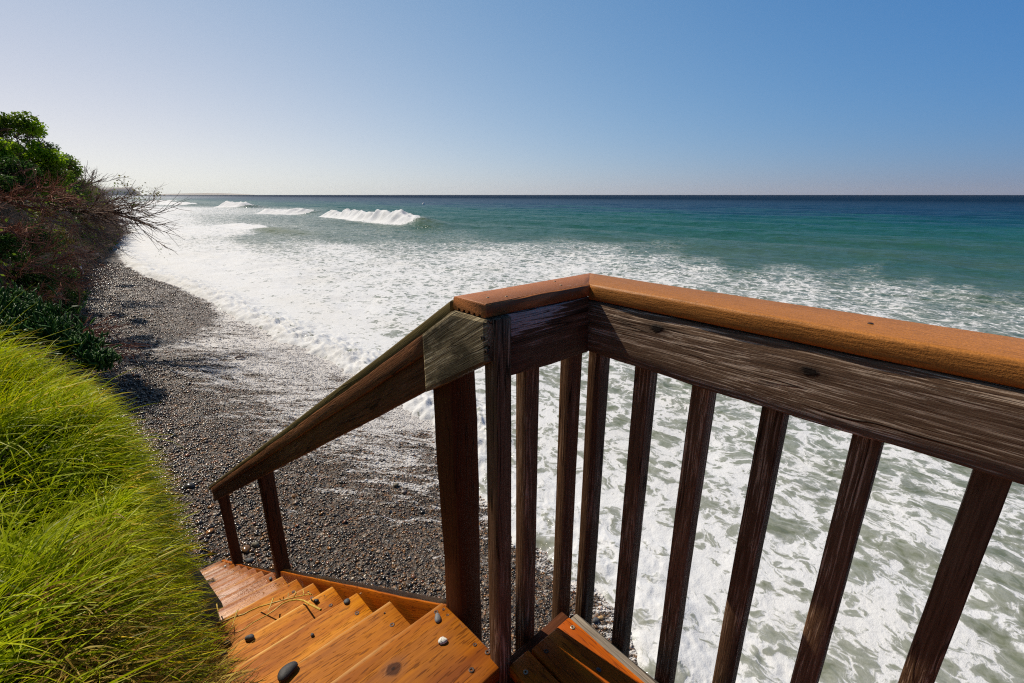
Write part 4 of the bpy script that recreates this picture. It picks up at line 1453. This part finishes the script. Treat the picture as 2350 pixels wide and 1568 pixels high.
for (r_, h_) in prof:
    for i in range(16):
        V.append(c + np.array([1.5 * r_ * math.cos(i * math.pi / 8), 1.5 * r_ * math.sin(i * math.pi / 8), 1.6 * h_]))
for j in range(len(prof) - 1):
    for i in range(16):
        F.append([j * 16 + i, j * 16 + (i + 1) % 16, (j + 1) * 16 + (i + 1) % 16, (j + 1) * 16 + i])
tag(new_mesh('buoy', np.array(V), F, simple('buoy_paint', (.8, .8, .78), .35), None, True, origin=c), 'white buoy floating alone beyond the breaking waves', 'buoy')

# dry stems lying across the treads
def nose_plane(u, v, lift=.012):
    w = ray(u, v)
    # z = -1.3667 - .6213 (e1 - 1.066)
    k = (-1.3667 + .6213 * 1.066 + lift) / (w[2] + .6213 * w[0])
    return ST.w(*(w * k))


def stem_px(pts):
    return [((480 + x / 6.323) * .96311, (1380 + y / 6.323) * .96311) for x, y in pts]


polys = []
A_ = stem_px([(250, 690), (330, 640), (480, 575), (640, 530), (740, 475), (880, 415), (1060, 365), (1200, 325), (1400, 275), (1560, 240), (1660, 232)])
pa = np.array([nose_plane(u, v, .02 + .012 * math.sin(i * 1.4)) for i, (u, v) in enumerate(A_)])
polys.append((pa, .0045, .0022))
B_ = stem_px([(540, 800), (640, 760), (790, 650), (960, 560), (1100, 470), (1220, 370), (1330, 325), (1440, 310), (1540, 325), (1640, 385), (1800, 465)])
pb = np.array([nose_plane(u, v, .022 + .012 * math.sin(i * 1.1 + 1)) for i, (u, v) in enumerate(B_)])
polys.append((pb, .002, .004))
for pts in ([(1080, 290), (1040, 400), (1000, 490)], [(545, 470), (500, 590), (455, 740)], [(230, 380), (260, 560), (290, 690)], [(1240, 270), (1225, 330)], [(1310, 215), (1300, 300)], [(1420, 190), (1400, 275)], [(1530, 160), (1545, 245)], [(1600, 200), (1680, 245)], [(1430, 210), (1390, 275)], [(1180, 300), (1205, 325)]):
    q = np.array([nose_plane(u, v, .045 - .02 * i) for i, (u, v) in enumerate(stem_px(pts))])
    polys.append((q, .0035 if len(pts) == 3 else .0022, .0012))
V, F = tube_mesh(polys, 6)
tag(new_mesh('dry_stem', V, F, simple('straw_stem', (.50, .33, .05), .5, var=.35), None, True, origin=pa[0]), 'forked yellow dried plant stem lying across the middle treads', 'dry stem')

# pebbles with real relief on the near beach
def pebbles():
    n = 95000
    a = 1.2 + 15.0 * RNG.random(n) ** 1.65
    d = RNG.uniform(-.1, 5.6, n)
    b = np.interp(a, _sa, _sb) - d
    ok = (b > np.where(a < 6.3, .75, -1.2)) & (shore_d(a, b) > .05)
    a, b = a[ok], b[ok]
    # coarser stones farther along the beach
    n2 = 42000
    a2 = 8 + 38 * RNG.random(n2) ** 1.15
    d2_ = RNG.uniform(.05, 5.4, n2)
    b2 = np.interp(a2, _sa, _sb) - d2_
    k2 = shore_d(a2, b2) > .05
    near_n = len(a)
    a, b = np.concatenate([a, a2[k2]]), np.concatenate([b, b2[k2]])
    n = len(a)
    z = beach_z(a, b) + (fbm(a * 7, b * 7, 71, 3) - .5) * .035
    size = np.exp(RNG.normal(math.log(.0090), .36, n)) * (1 + .5 * sstep(3.5, .5, b)) * np.where(np.arange(n) >= near_n, 1.0 + np.maximum(a - 8, 0) * .040, 1.0)
    # octahedron split once: 18 points
    base = [np.array(p, float) for p in ((1, 0, 0), (-1, 0, 0), (0, 1, 0), (0, -1, 0), (0, 0, 1), (0, 0, -1))]
    fc = [(0, 2, 4), (2, 1, 4), (1, 3, 4), (3, 0, 4), (2, 0, 5), (1, 2, 5), (3, 1, 5), (0, 3, 5)]
    vs, mid, fs = list(base), {}, []
    def md(i, j):
        k = (min(i, j), max(i, j))
        if k not in mid:
            p = vs[i] + vs[j]
            vs.append(p / np.linalg.norm(p)); mid[k] = len(vs) - 1
        return mid[k]
    for i, j, k in fc:
        x, y, w = md(i, j), md(j, k), md(k, i)
        fs += [(i, x, w), (x, j, y), (w, y, k), (x, y, w)]
    vs, fs = np.array(vs), np.array(fs)
    th = RNG.uniform(0, 6.28, n)
    sx, sy, sz = size * RNG.uniform(.9, 1.5, n), size * RNG.uniform(.7, 1.1, n), size * RNG.uniform(.4, .7, n)
    P = vs[None] * np.stack([sx, sy, sz], 1)[:, None, :]
    x = P[..., 0] * np.cos(th)[:, None] - P[..., 1] * np.sin(th)[:, None]
    y = P[..., 0] * np.sin(th)[:, None] + P[..., 1] * np.cos(th)[:, None]
    tl = RNG.normal(0, .25, n)[:, None]
    Z = P[..., 2] + x * tl
    C = (ST.e1[None] * a[:, None] + ST.e2[None] * b[:, None]) * S
    C[:, 2] = z * S + EYE + sz * .35
    V = np.stack([x, y, Z], 2) + C[:, None, :]
    F = (np.arange(n)[:, None, None] * len(vs) + fs[None]).reshape(-1, 3)
    m = Mat('pebble')
    r = m.attr('rnd', 'Fac')
    col = m.ramp(r, [(0, (.016, .014, .012)), (.32, (.040, .034, .029)), (.52, (.080, .062, .048)), (.64, (.17, .085, .030)), (.72, (.055, .054, .053)), (.82, (.29, .125, .028)), (.88, (.15, .135, .11)), (.95, (.20, .065, .022)), (1.0, (.50, .44, .34))])
    foam = backwash_lace(m, m.scale(m.attr('eco'), (1, 1, 0)), m.attr('wash', 'Fac'))
    col = m.mix(foam, col, (.74, .72, .70))
    mt = m.done(m.bsdf(col, m.math('ADD', m.math('MULTIPLY', foam, .35), .22), None, .4))
    o = new_mesh('pebbles', V.reshape(-1, 3), F, mt, None, True, {'rnd': np.repeat(RNG.random(n), len(vs)), 'wash': np.repeat(wash_mask(a, b, shore_d(a, b)), len(vs)),
                  'eco': np.stack([(V @ ST.e1).ravel(), (V @ ST.e2).ravel(), V[..., 2].ravel()], 1)})
    tag(o, 'wet dark pebbles of many colours covering the near beach', 'pebbles', kind='stuff')


pebbles()

# ------------------------------------------------------------------ far land
def ridge(name, k, outline, thick, mat, label, seed):
    """rounded hill body following an outline of (u, v) pixel directions at depth k"""
    P = np.array([at_k(u, v, k) for u, v in outline])
    xs = np.linspace(0, 1, 160)
    t = np.linspace(0, 1, len(P))
    top = np.stack([np.interp(xs, t, P[:, i]) for i in range(3)], 1)
    hgt = np.maximum(top[:, 2], 0) * (1 + .10 * (fbm(xs * 40, xs * 0, seed, 3) - .5))
    fwd = np.array([-top[:, 1].mean() * 0 + top[:, 0].mean(), top[:, 1].mean(), 0]); fwd /= np.linalg.norm(fwd)
    rows = []
    for s, h in ((-.18, -.02), (-.14, .35), (-.10, .72), (-.04, .95), (0, 1.0), (.3, 1.0), (.7, .9), (1.0, -.02)):
        rows.append(np.stack([top[:, 0] + fwd[0] * s * thick, top[:, 1] + fwd[1] * s * thick, hgt * h + (fbm(xs * 25 + s * 9, xs * 0 + s, seed + 1, 3) - .5) * .06 * hgt.max() * (0 < h < 1)], 1))
    W = np.concatenate(rows)
    n = len(xs)
    i, j = np.meshgrid(np.arange(len(rows) - 1), np.arange(n - 1), indexing='ij')
    q = (i * n + j).ravel()
    struct(new_mesh(name, W, np.stack([q, q + 1, q + n + 1, q + n], 1), mat, None, True), label)


far_mat = simple('haze_tinted_cliffs', (.40, .36, .32), .95, var=.12, spec=.1)  # lightened base colour stands in for haze over the far land
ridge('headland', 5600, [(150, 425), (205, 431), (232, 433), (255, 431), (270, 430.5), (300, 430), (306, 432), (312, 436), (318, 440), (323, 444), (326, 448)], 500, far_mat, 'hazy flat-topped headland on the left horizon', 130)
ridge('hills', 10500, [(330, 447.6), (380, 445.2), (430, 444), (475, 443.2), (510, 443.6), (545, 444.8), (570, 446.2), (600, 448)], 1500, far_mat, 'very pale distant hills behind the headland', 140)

# ------------------------------------------------------------------ sea haze: even, thin, whole scene inside
hx, hz0, hz1 = 11000.0, -8.0, 135.0
V = [(x, y, z) for z in (hz0, hz1) for x, y in ((-hx, -hx), (hx, -hx), (hx, hx), (-hx, hx))]
hm = bpy.data.materials.new('haze_air'); hm.use_nodes = True; ht = hm.node_tree; ht.nodes.clear()
hv = ht.nodes.new('ShaderNodeVolumePrincipled'); ho = ht.nodes.new('ShaderNodeOutputMaterial')
hv.inputs['Color'].default_value = (.92, .94, .96, 1); hv.inputs['Density'].default_value = 2.4e-5; hv.inputs['Anisotropy'].default_value = .35
ht.links.new(hv.outputs[0], ho.inputs['Volume'])
struct(new_mesh('haze', V, [[3, 2, 1, 0], [4, 5, 6, 7], [0, 1, 5, 4], [1, 2, 6, 5], [2, 3, 7, 6], [3, 0, 4, 7]], hm), 'thin pale sea haze', 'stuff')

# ------------------------------------------------------------------ light, sky, camera
world = bpy.data.worlds.new('World')
scene.world = world
world.use_nodes = True
nt = world.node_tree
bg = nt.nodes['Background']
sky = nt.nodes.new('ShaderNodeTexSky')
sky.sky_type = 'NISHITA'
sky.sun_disc = False
sky.sun_elevation = SUN_EL
sky.sun_rotation = SUN_AZ % (2 * math.pi)
sky.altitude = 0
sky.air_density = 1.0
sky.dust_density = 1.0
sky.ozone_density = 1.5
sky.dust_density = .6


def wmath(op, x, y=0.0, clamp=False):
    nd = nt.nodes.new('ShaderNodeMath')
    nd.operation, nd.use_clamp = op, clamp
    for sk, val in ((nd.inputs[0], x), (nd.inputs[1], y)):
        if isinstance(val, bpy.types.NodeSocket):
            nt.links.new(val, sk)
        else:
            sk.default_value = val
    return nd.outputs[0]


# colour balance of the clear sky: deeper blue away from the sun, pale sea haze along the horizon
gen = nt.nodes.new('ShaderNodeTexCoord').outputs['Generated']
sep = nt.nodes.new('ShaderNodeSeparateXYZ'); nt.links.new(gen, sep.inputs[0])
zc = wmath('MINIMUM', wmath('MAXIMUM', sep.outputs[2], 0.0), .42)
hz = wmath('POWER', math.e, wmath('MULTIPLY', zc, -1 / .08))
sz = wmath('MAXIMUM', -.28, wmath('ADD', wmath('MULTIPLY', sep.outputs[0], math.sin(math.radians(-54))), wmath('MULTIPLY', sep.outputs[1], math.cos(math.radians(-54)))))
sc_ = nt.nodes.new('ShaderNodeSeparateColor'); nt.links.new(sky.outputs[0], sc_.inputs[0])
cc_ = nt.nodes.new('ShaderNodeCombineColor')
for ci, (q0, q1, q2, q3, q4) in enumerate(((-2.265, .518, -1.737, 1.5, -.681), (-1.610, -.036, -.815, .613, .178), (-1.125, -.155, -.292, .096, .376))):
    ex = wmath('ADD', wmath('MULTIPLY', hz, q1), wmath('MULTIPLY', zc, q2))
    ex = wmath('ADD', ex, wmath('ADD', wmath('MULTIPLY', sz, q3), wmath('MULTIPLY', wmath('MULTIPLY', hz, sz), q4)))
    ex = wmath('POWER', math.e, wmath('ADD', ex, q0 + math.log(10.0)))
    nt.links.new(wmath('MULTIPLY', ex, wmath('POWER', wmath('MINIMUM', sc_.outputs[ci], 14.0), .35)), cc_.inputs[ci])
zen = wmath('SUBTRACT', 1.0, wmath('MULTIPLY', wmath('DIVIDE', wmath('SUBTRACT', wmath('MAXIMUM', sep.outputs[2], .36), .36), .64), .75))
zen = wmath('MULTIPLY', zen, wmath('SUBTRACT', 1.0, wmath('MULTIPLY', wmath('MINIMUM', wmath('MAXIMUM', wmath('MULTIPLY', sep.outputs[1], -1.6), 0.0), 1.0), .45)))   # dimmer away from the sun
vm = nt.nodes.new('ShaderNodeVectorMath'); vm.operation = 'SCALE'
nt.links.new(cc_.outputs[0], vm.inputs[0]); nt.links.new(zen, vm.inputs['Scale'])
nt.links.new(vm.outputs[0], bg.inputs[0])
bg.inputs[1].default_value = .10
ld = bpy.data.lights.new('sun', 'SUN')
ld.energy = 4.9
ld.angle = math.radians(.53)
ld.color = (1.0, .90, .76)
lo = bpy.data.objects.new('sun', ld)
COL.objects.link(lo)
sd = Vector((math.sin(SUN_AZ) * math.cos(SUN_EL), math.cos(SUN_AZ) * math.cos(SUN_EL), math.sin(SUN_EL)))
lo.rotation_euler = sd.to_track_quat('Z', 'Y').to_euler()
lo.location = (-20, 20, 30)
cam = bpy.data.cameras.new('camera')
cam.sensor_width = 36
cam.lens = 1099 / 2440 * 36
cam.clip_start = .02
cam.clip_end = 30000
co = bpy.data.objects.new('camera', cam)
COL.objects.link(co)
co.location = (0, 0, EYE)
co.rotation_euler = (math.pi / 2 - PITCH, 0, 0)
scene.camera = co
scene.view_settings.view_transform = 'Standard'
scene.view_settings.look = 'None'
scene.view_settings.exposure = 0
scene.view_settings.gamma = 1
scene.render.engine = 'CYCLES'
scene.cycles.max_bounces = 6
scene.cycles.use_denoising = False
scene.cycles.filter_width = 1.15
